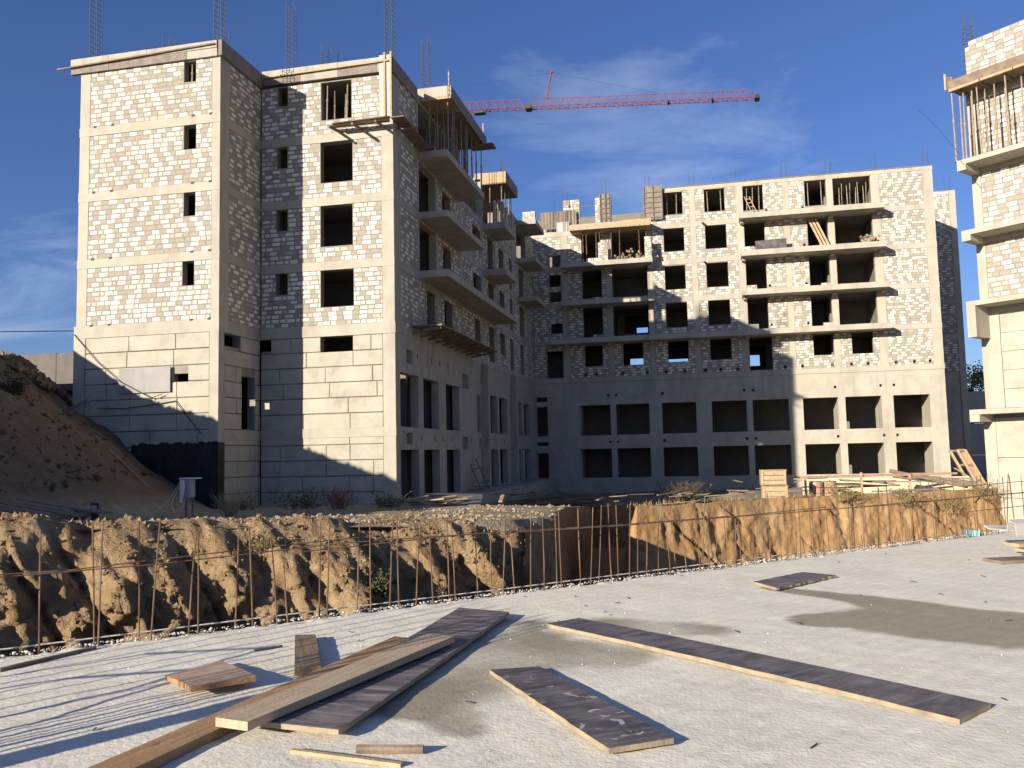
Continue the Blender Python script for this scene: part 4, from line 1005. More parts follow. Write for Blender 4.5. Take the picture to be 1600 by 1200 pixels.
def film(name, spots, along, dust=.45):
    m = mat(name, (.050, .043, .049), (.10, .088, .093), 2.6, .5, .15, 30, c3=(.19, .17, .17), s3=3.0, spec=.5)
    tn = m.node_tree; b = tn.nodes['Principled BSDF']; gp = tn.nodes.new('ShaderNodeNewGeometry')
    mp0 = tn.nodes.new('ShaderNodeMapping'); mp0.inputs['Rotation'].default_value = (0, 0, -along); tn.links.new(gp.outputs['Position'], mp0.inputs[0])
    mp_ = tn.nodes.new('ShaderNodeMapping'); mp_.inputs['Scale'].default_value = (7.0, .9, 1)
    tn.links.new(mp0.outputs[0], mp_.inputs[0])
    nz = tn.nodes.new('ShaderNodeTexNoise'); nz.inputs['Scale'].default_value = 2.6; nz.inputs['Detail'].default_value = 7; nz.inputs['Roughness'].default_value = .7; tn.links.new(mp_.outputs[0], nz.inputs['Vector'])
    ra = tn.nodes.new('ShaderNodeMapRange'); ra.inputs['From Min'].default_value = .46; ra.inputs['From Max'].default_value = .70; ra.inputs['To Max'].default_value = dust; tn.links.new(nz.outputs['Fac'], ra.inputs['Value'])
    mx_ = tn.nodes.new('ShaderNodeMixRGB'); tn.links.new(ra.outputs[0], mx_.inputs['Fac']); tn.links.new(tn.nodes[m['out']].outputs[0], mx_.inputs['Color1']); mx_.inputs['Color2'].default_value = (.36, .325, .32, 1)
    out = mx_.outputs[0]
    if spots:
        n2_ = tn.nodes.new('ShaderNodeTexNoise'); n2_.inputs['Scale'].default_value = 9; n2_.inputs['Detail'].default_value = 4; n2_.inputs['Distortion'].default_value = .8; tn.links.new(gp.outputs['Position'], n2_.inputs['Vector'])
        r2 = tn.nodes.new('ShaderNodeMapRange'); r2.inputs['From Min'].default_value = .62; r2.inputs['From Max'].default_value = .67; tn.links.new(n2_.outputs['Fac'], r2.inputs['Value'])
        m5 = tn.nodes.new('ShaderNodeMixRGB'); tn.links.new(r2.outputs[0], m5.inputs['Fac']); tn.links.new(out, m5.inputs['Color1']); m5.inputs['Color2'].default_value = (.42, .37, .32, 1); out = m5.outputs[0]
    tn.links.new(out, b.inputs['Base Color']); return m
board('plywood_strip', [(-1.16, 8.06), (-1.42, 7.77), (1.39, 5.37), (1.66, 5.72)], .004, .03, 'longest dark film-faced plywood strip lying across the slab at the right', 'plywood', film('film_dusty', 0, R(-40.5)), 'ply_edge', bumpy=.005, sag=-.012, seed=2)
board('plywood_strip', [(-1.19, 6.23), (-1.54, 6.09), (-.52, 4.56), (-.19, 4.77)], .006, .03, 'dark plywood strip with pale mortar splashes, pointing at the camera in the centre', 'plywood', film('film_splashed', 1, R(-57)), 'ply_edge', bumpy=.004, tilt=.012, seed=3)
board('plywood_strip', [(-2.40, 8.30), (-1.85, 8.13), (-2.04, 4.58), (-2.57, 4.65)], .035, .03, 'widest dark plywood strip, lying under the pale plank', 'plywood', film('film_scraped', 0, R(87), .85), 'ply_edge', bumpy=.004, sag=.010, seed=4)
board('plywood_strip', [(.57, 10.39), (1.21, 11.21), (1.56, 10.96), (.79, 9.95)], .01, .03, 'short dark plywood piece with a split edge, alone in the middle of the slab', 'plywood', film('film_short', 0, R(53)), 'ply_edge', bumpy=.012, seed=6) if False else \
board('plywood_strip', [(.57, 10.39), (.79, 9.95), (1.56, 10.96), (1.21, 11.21)], .01, .03, 'short dark plywood piece with a split edge, alone in the middle of the slab', 'plywood', film('film_short', 0, R(53)), 'ply_edge', bumpy=.012, seed=6)
def timber(name, c1, c2, c3, ang):
    m = mat(name, c1, c2, 6, .85, .25, 40)
    tn = m.node_tree; b = tn.nodes['Principled BSDF']; gp = tn.nodes.new('ShaderNodeNewGeometry')
    mp0 = tn.nodes.new('ShaderNodeMapping'); mp0.inputs['Rotation'].default_value = (0, 0, -ang); tn.links.new(gp.outputs['Position'], mp0.inputs[0])
    mp_ = tn.nodes.new('ShaderNodeMapping'); mp_.inputs['Scale'].default_value = (1.1, 26, 26); tn.links.new(mp0.outputs[0], mp_.inputs[0])
    nz = tn.nodes.new('ShaderNodeTexNoise'); nz.inputs['Scale'].default_value = 1.5; nz.inputs['Detail'].default_value = 5; nz.inputs['Distortion'].default_value = .5; tn.links.new(mp_.outputs[0], nz.inputs['Vector'])
    ra = tn.nodes.new('ShaderNodeMapRange'); ra.inputs['From Min'].default_value = .42; ra.inputs['From Max'].default_value = .68; ra.inputs['To Max'].default_value = .75; tn.links.new(nz.outputs['Fac'], ra.inputs['Value'])
    mx_ = tn.nodes.new('ShaderNodeMixRGB'); tn.links.new(ra.outputs[0], mx_.inputs['Fac']); tn.links.new(tn.nodes[m['out']].outputs[0], mx_.inputs['Color1']); mx_.inputs['Color2'].default_value = (*c3, 1)
    kn = tn.nodes.new('ShaderNodeTexVoronoi'); kn.inputs['Scale'].default_value = 3.0; mk = tn.nodes.new('ShaderNodeMapping'); mk.inputs['Scale'].default_value = (.5, 1.6, 1.0); tn.links.new(mp0.outputs[0], mk.inputs[0]); tn.links.new(mk.outputs[0], kn.inputs['Vector'])
    kr = tn.nodes.new('ShaderNodeMapRange'); kr.inputs['From Min'].default_value = .09; kr.inputs['From Max'].default_value = .03; kr.inputs['To Max'].default_value = .8; tn.links.new(kn.outputs['Distance'], kr.inputs['Value'])
    m6 = tn.nodes.new('ShaderNodeMixRGB'); tn.links.new(kr.outputs[0], m6.inputs['Fac']); tn.links.new(mx_.outputs[0], m6.inputs['Color1']); m6.inputs['Color2'].default_value = (c3[0]*.5, c3[1]*.5, c3[2]*.5, 1)
    tn.links.new(m6.outputs[0], b.inputs['Base Color']); return m
WB = timber('brown_plank_grain', (.40, .255, .135), (.33, .205, .105), (.25, .15, .075), R(78.5)); WP = timber('pale_plank_grain', (.47, .375, .26), (.40, .315, .215), (.31, .24, .155), R(77.5))
WO = timber('weathered_plank_grain', (.25, .185, .125), (.19, .14, .095), (.11, .08, .055), R(-61)); WR = mat('rusty_sheet_face', (.38, .25, .17), (.48, .37, .29), 9, .6, .3, 30, c3=(.27, .14, .08), s3=3.0)
board('plank', [(-2.42, 6.95), (-2.60, 7.0), (-3.14, 3.5), (-2.90, 3.46)], .004, .05, 'long brown plank running out of the picture at the lower left', 'plank', WB, WB, seed=7)
board('plank', [(-1.99, 6.75), (-2.24, 6.80), (-2.76, 4.50), (-2.53, 4.45)], .075, .05, 'pale sawn plank laid over the brown plank and the wide plywood', 'plank', WP, WP, seed=8)
board('plank', [(-3.50, 6.95), (-3.33, 7.0), (-2.80, 5.98), (-2.95, 5.85)], .004, .05, 'short weathered plank offcut lying left of the long planks', 'plank', WO, WO, seed=9)
board('plywood_sheet', [(-3.84, 5.60), (-3.66, 6.05), (-3.06, 5.50), (-3.36, 5.18)], .006, .035, 'square rust-stained plywood panel with its right side lifted off the slab', 'panel', WR, 'brown', bumpy=.006, tilt=.05, sag=-.006, seed=10, seg=10)
plank((-5.32, 5.66, .016), (-5.10, 6.45, .016), .035, .03, 'oldwood', 'thin dark batten lying near the left edge of the slab', 'batten', 'batten')
tag(MB().tube((-3.66, 6.54, .012), (-3.5, 6.72, .012), .011, 6).build('rebar_offcut', 'darksteel'), 'short dark rebar offcut lying left of the weathered offcut', 'rebar')
plank((-2.22, 4.37, .012), (-1.55, 4.26, .012), .03, .02, 'wood', 'thin pale lath lying at the bottom edge', 'lath', 'lath')
tag(MB().tube((-1.86, 4.41, .026), (-1.5, 4.46, .026), .024, 8).build('pipe_offcut', 'oldwood'), 'short brown pipe offcut at the bottom edge beside the pale lath', 'pipe')
# pile at the right edge of the slab
pile = [((3.75, 12.5), (6.2, 13.4), .35, .04, .02, 'oldwood', 'weathered board lowest of the pile at the right edge'),
        ((4.3, 13.0), (6.4, 13.9), .30, .04, .10, 'wood', 'pale board second in the pile at the right edge'),
        ((4.2, 13.1), (6.5, 14.2), .25, .04, .17, 'wood', 'pale board on top of the pile at the right edge'),
        ((4.75, 13.55), (5.3, 13.9), .12, .04, .30, 'wood', 'short pale offcut lying on top of the pile'),
        ((4.15, 11.7), (5.6, 12.2), .10, .03, .02, 'wood', 'narrow pale strip in front of the pile'),
        ((3.98, 11.2), (5.2, 11.5), .10, .04, .022, 'wood', 'pale strip nearest the camera at the right edge')]
for (a, b, w, h, z, m, lab) in pile: plank((*a, z+.006), (*b, z+.006), w, h, m, lab)
tg = MB(); g2 = random.Random(5)
prof = [(-.35, 0), (-.33, .16), (-.22, .2), (-.18, .05), (.2, .04), (.3, .08)]
for k in range(9):
    q = k/8; cx, cy = 4.35+2.2*q, 14.1+.9*q
    for o_, z_ in prof: tg.v.append((cx-.38*o_, cy+.92*o_, .22+z_+.02*g2.random()))
for k in range(8):
    for i in range(5): n = k*6+i; tg.f.append((n, n+1, n+7, n+6))
o = tg.build('folded_sheet', 'grey_sheet'); sol = o.modifiers.new('thick', 'SOLIDIFY'); sol.thickness = .02
tag(o, 'curled grey sheet lying over the pile at the right edge', 'sheet')
tag(MB().box(4.45, 4.66, 16.05, 16.2, 0, .10).build('plastic_tub', 'turq'), 'small turquoise plastic tub at the slab edge by the right block', 'tub')

# ================================================================== yard objects
def gz(x, y): return float(base_z(np.array(float(x)), np.array(float(y))))
# electric box on a stand with hanging cables
ex, ey = -13.85, 20.9; ez = gz(ex, ey)
t = thing('electric_box', (ex, ey, ez), 'small box on a stand with white bag and looping cables before the corner tower', 'electric box')
MB().box(ex, ex+.24, ey, ey+.2, ez+.55, ez+1.05).build('cabinet', 'grey_sheet', t)
MB().box(ex-.1, ex+.38, ey-.05, ey+.3, ez+1.06, ez+1.09).build('lid', 'bag', t)
for x_ in (ex, ex+.2): MB().box(x_, x_+.035, ey+.1, ey+.15, ez-.1, ez+.55).build('leg', 'oldwood', t)
mb = MB(); mb.v = [(ex-.02, ey-.06, ez+1.03), (ex+.1, ey-.1, ez+1.04), (ex+.14, ey-.12, ez+.8), (ex+.06, ey-.12, ez+.42), (ex-.01, ey-.07, ez+.44)]; mb.f = [(0, 1, 2, 3, 4)]
o = mb.build('plastic_bag', 'bag', t); o.modifiers.new('thick', 'SOLIDIFY').thickness = .05
mb = MB(); mb.path([(ex-.05, ey, ez+1.06), (ex-.35, ey-.1, ez+.5), (ex-.9, ey-.2, ez+.05)], .009, 5); mb.path([(ex, ey-.1, ez+.95), (ex-.25, ey-.15, ez+.4), (ex-.15, ey-.2, ez+.2), (ex+.1, ey-.15, ez+.3), (ex+.15, ey-.1, ez+.55)], .009, 5)
mb.build('cable', 'bag', t)
# black sign-like stub post
x_, y_ = -17.3, 21.0; z_ = gz(x_, y_)
x_, y_ = -13.7, 17.2; z_ = gz(x_, y_)
t = thing('marker_post', (x_, y_, z_), 'small black marker post standing at the foot of the earth slope', 'post')
MB().box(x_-.08, x_+.1, y_, y_+.05, z_, z_+.42).build('board', 'black', t); MB().box(x_-.06, x_+.08, y_-.006, y_-.002, z_+.25, z_+.36).build('pale_mark', 'grey_sheet', t)
# boards lying at the foot of the slope
for k in range(4):
    x_, y_ = -13.7+.35*k, 14.6+.25*k; z_ = gz(x_, y_)+.06
    plank((x_-1.5, y_+.2, z_+.06*k+.25), (x_+1.0, y_-.35, z_+.05*k), .3, .03, 'oldwood', ['lowest', 'second', 'third', 'topmost'][k]+' dark board stacked at the foot of the earth slope', 'board', 'board', group='boards at the foot of the slope')
# beam poking out of the slope beside the tower
plank((-26.3, 30.0, 3.4), (-24.7, 30.6, 4.15), .12, .12, 'oldwood', 'single timber beam jutting from the earth slope against the tower', 'beam', 'timber_beam')
plank((-23.6, 29.6, 2.65), (-20.4, 28.6, .55), .1, .04, 'oldwood', 'long thin batten lying down the earth slope', 'batten', 'batten')
# ---- vegetation
def tuft(name, x, y, z, n, h, spread, m, label, cat, r=.008, leaves=0, lm='leaf', branch=0, seed=1):
    gg = random.Random(seed); t = thing(name, (x, y, z), label, cat); st = MB(); lf = MB()
    for k in range(n):
        a = gg.random()*6.28; d_ = spread*gg.random()**.7; hh = h*gg.uniform(.5, 1)
        bx, by = x+gg.gauss(0, spread*.18), y+gg.gauss(0, spread*.18)
        tip = Vector((bx+math.cos(a)*d_, by+math.sin(a)*d_, z+hh)); mid = Vector((bx, by, z)).lerp(tip, .5)+Vector((0, 0, hh*.12))
        st.path([(bx, by, z-.03), mid, tip], [r, r*.8, r*.3], 4)
        for q in range(branch):
            s_ = gg.uniform(.35, .9); p0 = Vector((bx, by, z)).lerp(tip, s_); e = p0+Vector((gg.gauss(0, .12), gg.gauss(0, .12), gg.uniform(.05, .25)))*h; st.path([p0, e], [r*.6, r*.25], 4)
        for q in range(leaves):
            s_ = gg.uniform(.25, 1); p0 = Vector((bx, by, z)).lerp(tip, s_)+Vector((gg.gauss(0, .05), gg.gauss(0, .05), gg.gauss(0, .04)))*h*1.4
            l_ = h*gg.uniform(.05, .1); d1 = Vector((gg.gauss(0, 1), gg.gauss(0, 1), gg.gauss(0, .6))).normalized()*l_; d2_ = d1.cross(Vector((gg.random(), gg.random(), 1))).normalized()*l_*.45
            n0 = len(lf.v); lf.v += [tuple(p0), tuple(p0+d1*.5+d2_), tuple(p0+d1), tuple(p0+d1*.5-d2_)]; lf.f.append((n0, n0+1, n0+2, n0+3))
    st.build('stems', m, t)
    if leaves: lf.build('foliage', lm, t)
    return t
tuft('twig_shrub', -12.9, 29.2, gz(-12.9, 29.2)-.1, 46, 1.05, .75, 'twig', 'leafless reddish twig shrub before the sunlit foot of the left block', 'shrub', .014, branch=3, seed=2)
tuft('dry_weed', -11.6, 19.5, gz(-11.6, 19.5), 60, .75, .5, 'dry', 'tall dry yellow weed beside the electric box', 'weed', .009, branch=1, seed=3)
tuft('green_bush', -11.2, 29.6, gz(-11.2, 29.6)-.05, 40, .7, .8, 'dry', 'low olive bush in the sun at the corner of the left block', 'bush', .008, leaves=26, seed=4)
tuft('green_bush', -15.0, 30.4, gz(-15, 30.4)-.1, 50, .95, 1.5, 'dry', 'dark bush in the shade against the recessed foot of the left block', 'bush', .008, leaves=26, seed=5)
tuft('green_bush', -17.0, 29.5, gz(-17, 29.5)-.1, 30, .7, 1.0, 'dry', 'low dark bush in the shade before the corner tower', 'bush', .008, leaves=24, seed=6)
tuft('hill_bush', -25.2, 27.2, gz(-25.2, 27.2)-.1, 36, .9, .7, 'trunk', 'dark scrubby bush high on the shaded earth slope', 'bush', .01, leaves=30, seed=7)
tuft('hill_bush', -15.6, 19.0, gz(-15.6, 19.0)-.05, 26, .5, .6, 'trunk', 'dark low bush near the foot of the shaded earth slope', 'bush', .01, leaves=30, seed=8)
def on_bank(i, v, back=0):
    p = pl1[i]; return (p.x+nr1[i].x*(1.5*v**.8-back)+0, p.y+nr1[i].y*(1.5*v**.8-back), p.z-3.6*v)
def nearest(x, y): return min(range(len(pl1)), key=lambda i: (pl1[i].x-x)**2+(pl1[i].y-y)**2)
bp = on_bank(nearest(-4.9, 11.4), .30); tuft('bank_weed', bp[0]+.25, bp[1]-.3, bp[2]+.1, 44, .5, .34, 'dry', 'green weed growing on the face of the near earth bank', 'weed', .006, leaves=34, seed=9)
for k_, (fr_, v_) in enumerate(((.62, .12), (.72, .3), (.8, .1), (.88, .25), (.5, .02))):
    i_ = int(fr_*(len(pl3)-1)); p_ = pl3[i_]; tuft('bank_weed', p_.x+nr3[i_].x*.3, p_.y+nr3[i_].y*.3, p_.z-4.2*v_*.6-.1, 40, .7, .9, 'dry', ['dry brush clump in the middle of the rear bank', 'dry brush low on the rear bank face', 'dry brush under the low cream wall', 'dry brush near the right end of the rear bank', 'thin brush on the crest of the rear bank'][k_], 'weed', .008, leaves=10, seed=70+k_)
bp = on_bank(nearest(-5.9, 10.6), .1); tuft('bank_weed', bp[0]+.1, bp[1]-.1, bp[2], 30, .38, .3, 'dry', 'small green weed high on the near earth bank at the left', 'weed', .005, leaves=26, seed=10)
bp = on_bank(nearest(-4.3, 12.1), 0, .5); tuft('bank_weed', bp[0], bp[1], bp[2], 40, .22, .5, 'dry', 'low grey-green weed on the crest of the near bank', 'weed', .005, leaves=24, seed=12)
# grass along the crests
gr = MB(); g = random.Random(31)
def blades(px, py, pz, n, h, sp, mbx):
    for k in range(n):
        x, y = px+g.gauss(0, sp), py+g.gauss(0, sp); a = g.random()*6.28; hh = h*g.uniform(.4, 1); w = .006+.006*g.random(); dx_, dy_ = math.cos(a)*w, math.sin(a)*w; lx, ly = g.gauss(0, .35)*hh, g.gauss(0, .35)*hh
        n0 = len(mbx.v); mbx.v += [(x-dx_, y-dy_, pz-.02), (x+dx_, y+dy_, pz-.02), (x+lx, y+ly, pz+hh)]; mbx.f.append((n0, n0+1, n0+2))
for i in range(0, len(pl3), 2):
    p = pl3[i]; 
    if g.random() < .3: blades(p.x-nr3[i].x*g.random()*.8, p.y-nr3[i].y*g.random()*.8, p.z, 10, .16, .3, gr)
for i in range(0, len(pl1), 3):
    p = pl1[i]
    if -4.6 < p.x or (p.x < -7.5 and p.x > -10): blades(p.x-nr1[i].x*g.random()*1.2, p.y-nr1[i].y*g.random()*1.2, p.z, 12, .09, .25, gr)
tag(gr.build('crest_grass', 'dry'), 'thin dry grass along the crests of the excavation', 'grass', kind='stuff')

# ---- debris near the blocks
def debris(x, y, sx_, sy_, n, seed, label, group, lmax=2.6, mats=('oldwood',), zoff=.05):
    gg = random.Random(seed)
    for k in range(n):
        px, py = x+gg.gauss(0, sx_), y+gg.gauss(0, sy_); a = gg.gauss(.35, .5); l_ = gg.uniform(.8, lmax); z = gz(px, py)+zoff+gg.random()*(.75 if py > 44 else .35)
        plank((px-math.cos(a)*l_/2, py-math.sin(a)*l_/2, z), (px+math.cos(a)*l_/2, py+math.sin(a)*l_/2, z+gg.uniform(-.05, .2)), gg.uniform(.1, .22), .05, gg.choice(mats), label, 'plank', 'scrap_plank', group=group)
debris(-8.4, 50.0, 1.7, 2.4, 70, 3, 'scrap planks heaped in the shade before the rear block', 'scrap planks in the shaded yard')
debris(-.5, 53.0, 2.6, 2.0, 40, 5, 'scrap planks lying in the shade left of the crate', 'scrap planks left of the crate')
debris(-10.6, 33.6, .9, .9, 16, 6, 'broken boards at the foot of the left block in the sun', 'broken boards at the left block', 1.8, ('oldwood', 'wood'))
mb = MB(); mb.v = [(-11.7, 33.6, .0), (-9.0, 34.6, -.1), (-9.4, 36.6, .25), (-11.9, 36.0, .35)]; mb.v = [(x, y, z-.45) for x, y, z in mb.v]; mb.f = [(0, 1, 2, 3)]
o = mb.build('fallen_sheet', 'tarp'); o.modifiers.new('thick', 'SOLIDIFY').thickness = .05; tag(o, 'grey sheet lying tilted before the openings of the left block', 'sheet')
plank((-11.7, 33.3, -.2), (-10.4, 32.8, -.42), .18, .08, 'wood', 'pale sunlit plank lying before the corner of the left block', 'plank')
tm = thing('trestle', (-9.6, 50.2, -1), 'thin timber frame leaning against a pier of the left block', 'trestle')
for a, b in (((-12.3, 47.6, -.55), (-12.9, 47.4, 1.0)), ((-12.1, 48.8, -.55), (-12.9, 48.6, 1.3)), ((-12.6, 47.2, .7), (-12.6, 49.4, .75)), ((-12.3, 47.4, -.1), (-12.3, 49.6, -.05))):
    mb = MB(); mb.beam(a, b, .07, .07); mb.build('bar', 'oldwood', tm)
tuft('brush_pile', -1.0, 54.0, gz(-1.0, 54.0), 80, 1.5, 1.8, 'trunk', 'dark pile of brush in the shade at the end of the trench', 'brush', .012, branch=4, leaves=8, seed=41)
# crate stack at the lip of the far bank
def crate(x, y, z, w, d, h, label):
    t = thing('crate', (x, y, z), label, 'crate', 'crates stacked at the rear bank')
    for k in range(3):
        MB().box(x, x+w, y, y+.03, z+h*k/3+.012, z+h*(k+1)/3-.012).build('slat', 'wood', t)
        MB().box(x+w-.03, x+w, y+.032, y+d, z+h*k/3+.012, z+h*(k+1)/3-.012).build('slat', 'oldwood', t)
    MB().box(x, x+.03, y+.032, y+d, z, z+h).build('side', 'wood', t)
    for x2 in (x+.02, x+w-.1): MB().box(x2, x2+.08, y-.025, y-.003, z, z+h).build('corner_post', 'wood', t)
    MB().box(x-.01, x+w+.02, y-.01, y+d, z+h+.002, z+h+.03).build('top', 'wood', t)
cx, cy = 2.5, 36.2; cz = gz(cx, cy)
crate(cx, cy, cz, 1.0, .9, .60, 'lower wooden crate of the stack at the rear bank'); crate(cx-.04, cy, cz+.66, 1.0, .9, .58, 'upper wooden crate of the stack at the rear bank')
# orange frame rail, scrap and low cream wall
tf = thing('frame_rail', (5, 37, -.5), 'low orange-brown frame of poles to the right of the crates', 'frame')
zf = gz(5, 38)
for a, b in (((3.6, 38, zf+.95), (11.0, 40.5, zf+.95)), ((4.4, 38.1, zf), (4.4, 38.1, zf+.95)), ((8.9, 39.7, zf-.1), (8.9, 39.7, zf+1.0)), ((6.8, 39.0, zf), (6.8, 39.0, zf+1.1))):
    mb = MB(); mb.beam(a, b, .09, .09); mb.build('pole', 'rustply', tf)
for k in range(26):
    gg = random.Random(60+k); px, py = gg.uniform(4.6, 10.5), gg.uniform(39.2, 42.5); z = gz(px, py)+.15+gg.random()*.75; a = gg.gauss(-.1, .35); l_ = gg.uniform(.8, 2.8)
    plank((px-math.cos(a)*l_/2, py-math.sin(a)*l_/2, z), (px+math.cos(a)*l_/2, py+math.sin(a)*l_/2, z+gg.uniform(-.25, .25)), gg.uniform(.1, .35), .06, gg.choice(('oldwood', 'oldwood', 'formply', 'film', 'wood')), 'scrap boards heaped behind the orange-brown frame in the sun', 'plank', 'scrap_plank', group='scrap boards behind the orange frame')
for x_, y_, lab in ((4.9, 38.8, 'left rusty drum beside the crates'), (5.5, 39.0, 'right rusty drum beside the crates')):
    t = thing('drum', (x_, y_, gz(x_, y_)), lab, 'drum', None); z_ = gz(x_, y_)
    MB().tube((x_, y_, z_), (x_, y_, z_+.75), .28, 14).build('barrel', 'rustply', t)
    for q in (.25, .5): MB().tube((x_, y_, z_+q), (x_, y_, z_+q+.03), .292, 14).build('hoop', 'rust', t)
    MB().tube((x_, y_, z_+.752), (x_, y_, z_+.78), .27, 14).build('lid', 'oldwood', t)
tag(MB().box(5.2, 13.06, 46.0, 46.5, -1.7, -.06).build('low_wall', 'cream'), 'low cream rendered wall in the sun at the foot of the rear block', 'wall')
for k, (a, b) in enumerate((((9.0, 43.5, .1), (12.4, 42.8, -.35)), ((9.3, 43.9, .2), (12.6, 43.2, -.3)), ((8.8, 43.2, .35), (12.0, 42.6, -.4)))):
    tag(MB().tube(a, b, .09, 8).build('pipe', 'oldwood'), ['middle', 'farthest', 'nearest'][k]+' weathered pipe lying before the low cream wall', 'pipe', 'pipes before the cream wall')
plank((12.4, 46, .35), (13.3, 46.2, -.25), .12, .05, 'wood', 'single plank sticking up before the low cream wall', 'plank')
# leaning formwork panel by the gap
tp = thing('formwork_panel', (16.6, 47.5, -1), 'timber formwork panel leaning in the gap between rear and right blocks', 'panel')
a0, a1 = Vector((13.4, 50.4, 1.2)), Vector((14.2, 49.3, -1.1)); sdv = Vector((1, .1, 0)).normalized()*.72
for s_ in (0, .5, 1.0):
    mb = MB(); mb.beam(a0+sdv*s_*1.1, a1+sdv*s_*1.1, .11, .12, (0, -1, .5)); mb.build('stud', 'wood', tp)
for q in (.02, .35, .7, .98):
    p = a0.lerp(a1, q); mb = MB(); mb.beam(p-sdv*.1, p+sdv*1.2, .12, .08, (0, -1, .5)); mb.build('rail', 'oldwood', tp)
mb = MB(); e = Vector((0, .1, .05)); mb.v = [tuple(q) for q in (a0+e+sdv*.55, a0+e+sdv*1.1, a1+e+sdv*1.1, a1+e+sdv*.55)]; mb.f = [(0, 1, 2, 3)]; o = mb.build('sheet', 'rustply', tp); o.modifiers.new('thick', 'SOLIDIFY').thickness = .03

# ================================================================== hilltop and far things
t = thing('boundary_wall', (-33, 39, 6), 'grey concrete boundary wall along the crest of the slope', 'wall')
x = -46.0
while x < -27.6:
    w = min(2.9, -27.6-x); q = (x+46)/18.4; MB().box(x, x+w-.03, 40.0, 40.2, 5.9, 7.75-.25*q).build('panel', 'oldwall', t); x += w
t = thing('shed', (-38, 44, 6), 'shed with a dull red roof behind the boundary wall', 'shed')
MB().box(-46, -36.6, 44, 50, 5.9, 7.9).build('wall', 'oldwall', t); MB().box(-46.4, -35.9, 43.4, 50.5, 7.91, 8.05).build('roof', 'roofred', t)
t = thing('chimney', (-34, 46, 6), 'squat pale chimney standing above the boundary wall', 'chimney')
MB().box(-34.8, -33.0, 46, 47.4, 5.9, 9.55).build('stack', 'found', t); MB().box(-34.9, -32.9, 45.9, 47.5, 9.56, 9.85).build('cap', 'grey_sheet', t)
t = thing('utility_pole', (-28.2, 36.0, 6), 'leaning dark pole beside the corner tower at the top of the slope', 'pole')
MB().tube((-28.45, 36.0, 5.9), (-28.15, 36.0, 9.6), .07, 7).build('shaft', 'oldwood', t); MB().box(-28.2, -27.85, 35.96, 36.04, 9.45, 9.55).build('bracket', 'black', t)
tag(MB().tube((-32.6, 44, 6), (-32.6, 44, 9.9), .05, 6).build('thin_post', 'oldwood'), 'thin post beside the pale chimney', 'post')
mb = MB(); mb.path([(-44, 40, 9.2), (-38, 40, 9.0), (-32.6, 44, 9.35), (-28.2, 36.0, 9.3), (-26.7, 33, 8.6)], .03, 5); tag(mb.build('overhead_wire', 'cable'), 'overhead wire strung from the pole past the chimney', 'wire')
g = random.Random(77); mb = MB()
for k in range(1500):
    px, py = g.uniform(-34, -27.3), g.gauss(32.3, .7); mb.lump((px, py, gz(px, py)+.15+.45*math.exp(-(py-32.3)**2)*(.6+.5*noise.noise(Vector((px*.8, py*.8, 1))))*g.random()), .05+.13*g.random()**2, g)
tag(mb.build('spoil_heap', 'dirt'), 'sunlit spoil heap on top of the slope beside the tower', 'earth', kind='stuff')
# tree and retaining wall in the gap
def tree(x, y, z, h, r, label, seed):
    gg = random.Random(seed); t = thing('tree', (x, y, z), label, 'tree'); tr = MB(); lf = MB()
    tr.path([(x, y, z), (x+.2, y, z+h*.35), (x, y+.1, z+h*.7)], [.25, .18, .08], 7)
    for k in range(9):
        a = gg.random()*6.28; s_ = gg.uniform(.25, .6); tr.path([(x+.1, y, z+h*s_), (x+math.cos(a)*r*.7, y+math.sin(a)*r*.7, z+h*(s_+.25))], [.09, .03], 5)
    cl_ = [(gg.gauss(0, r*.45), gg.gauss(0, r*.45), h*gg.uniform(.45, .95)) for k in range(26)]
    for k in range(3200):
        c = gg.choice(cl_); p0 = Vector((x+c[0]+gg.gauss(0, r*.17), y+c[1]+gg.gauss(0, r*.17), z+c[2]+gg.gauss(0, r*.14))); l_ = gg.uniform(.12, .26)
        d1 = Vector((gg.gauss(0, 1), gg.gauss(0, 1), gg.gauss(0, 1))).normalized()*l_; d2_ = d1.cross(Vector((gg.random(), gg.random(), gg.random()))).normalized()*l_*.5
        n0 = len(lf.v); lf.v += [tuple(p0), tuple(p0+d1*.5+d2_), tuple(p0+d1), tuple(p0+d1*.5-d2_)]; lf.f.append((n0, n0+1, n0+2, n0+3))
    tr.build('trunk', 'trunk', t); lf.build('crown', 'leaf2', t); return t
tree(29.5, 102, 3.0, 7.0, 3.0, 'green tree glimpsed in the gap beside the right block', 5)
t = thing('retaining_wall', (29, 96, -3), 'dark block retaining wall in the gap beside the right block', 'wall')
for j in range(3):
    for k in range(4): MB().box(24+k*2.6+.03, 24+(k+1)*2.6-.03, 96, 97, -3+j*3.3+.03, -3+(j+1)*3.3-.03).build('concrete_block', 'conc2', t)

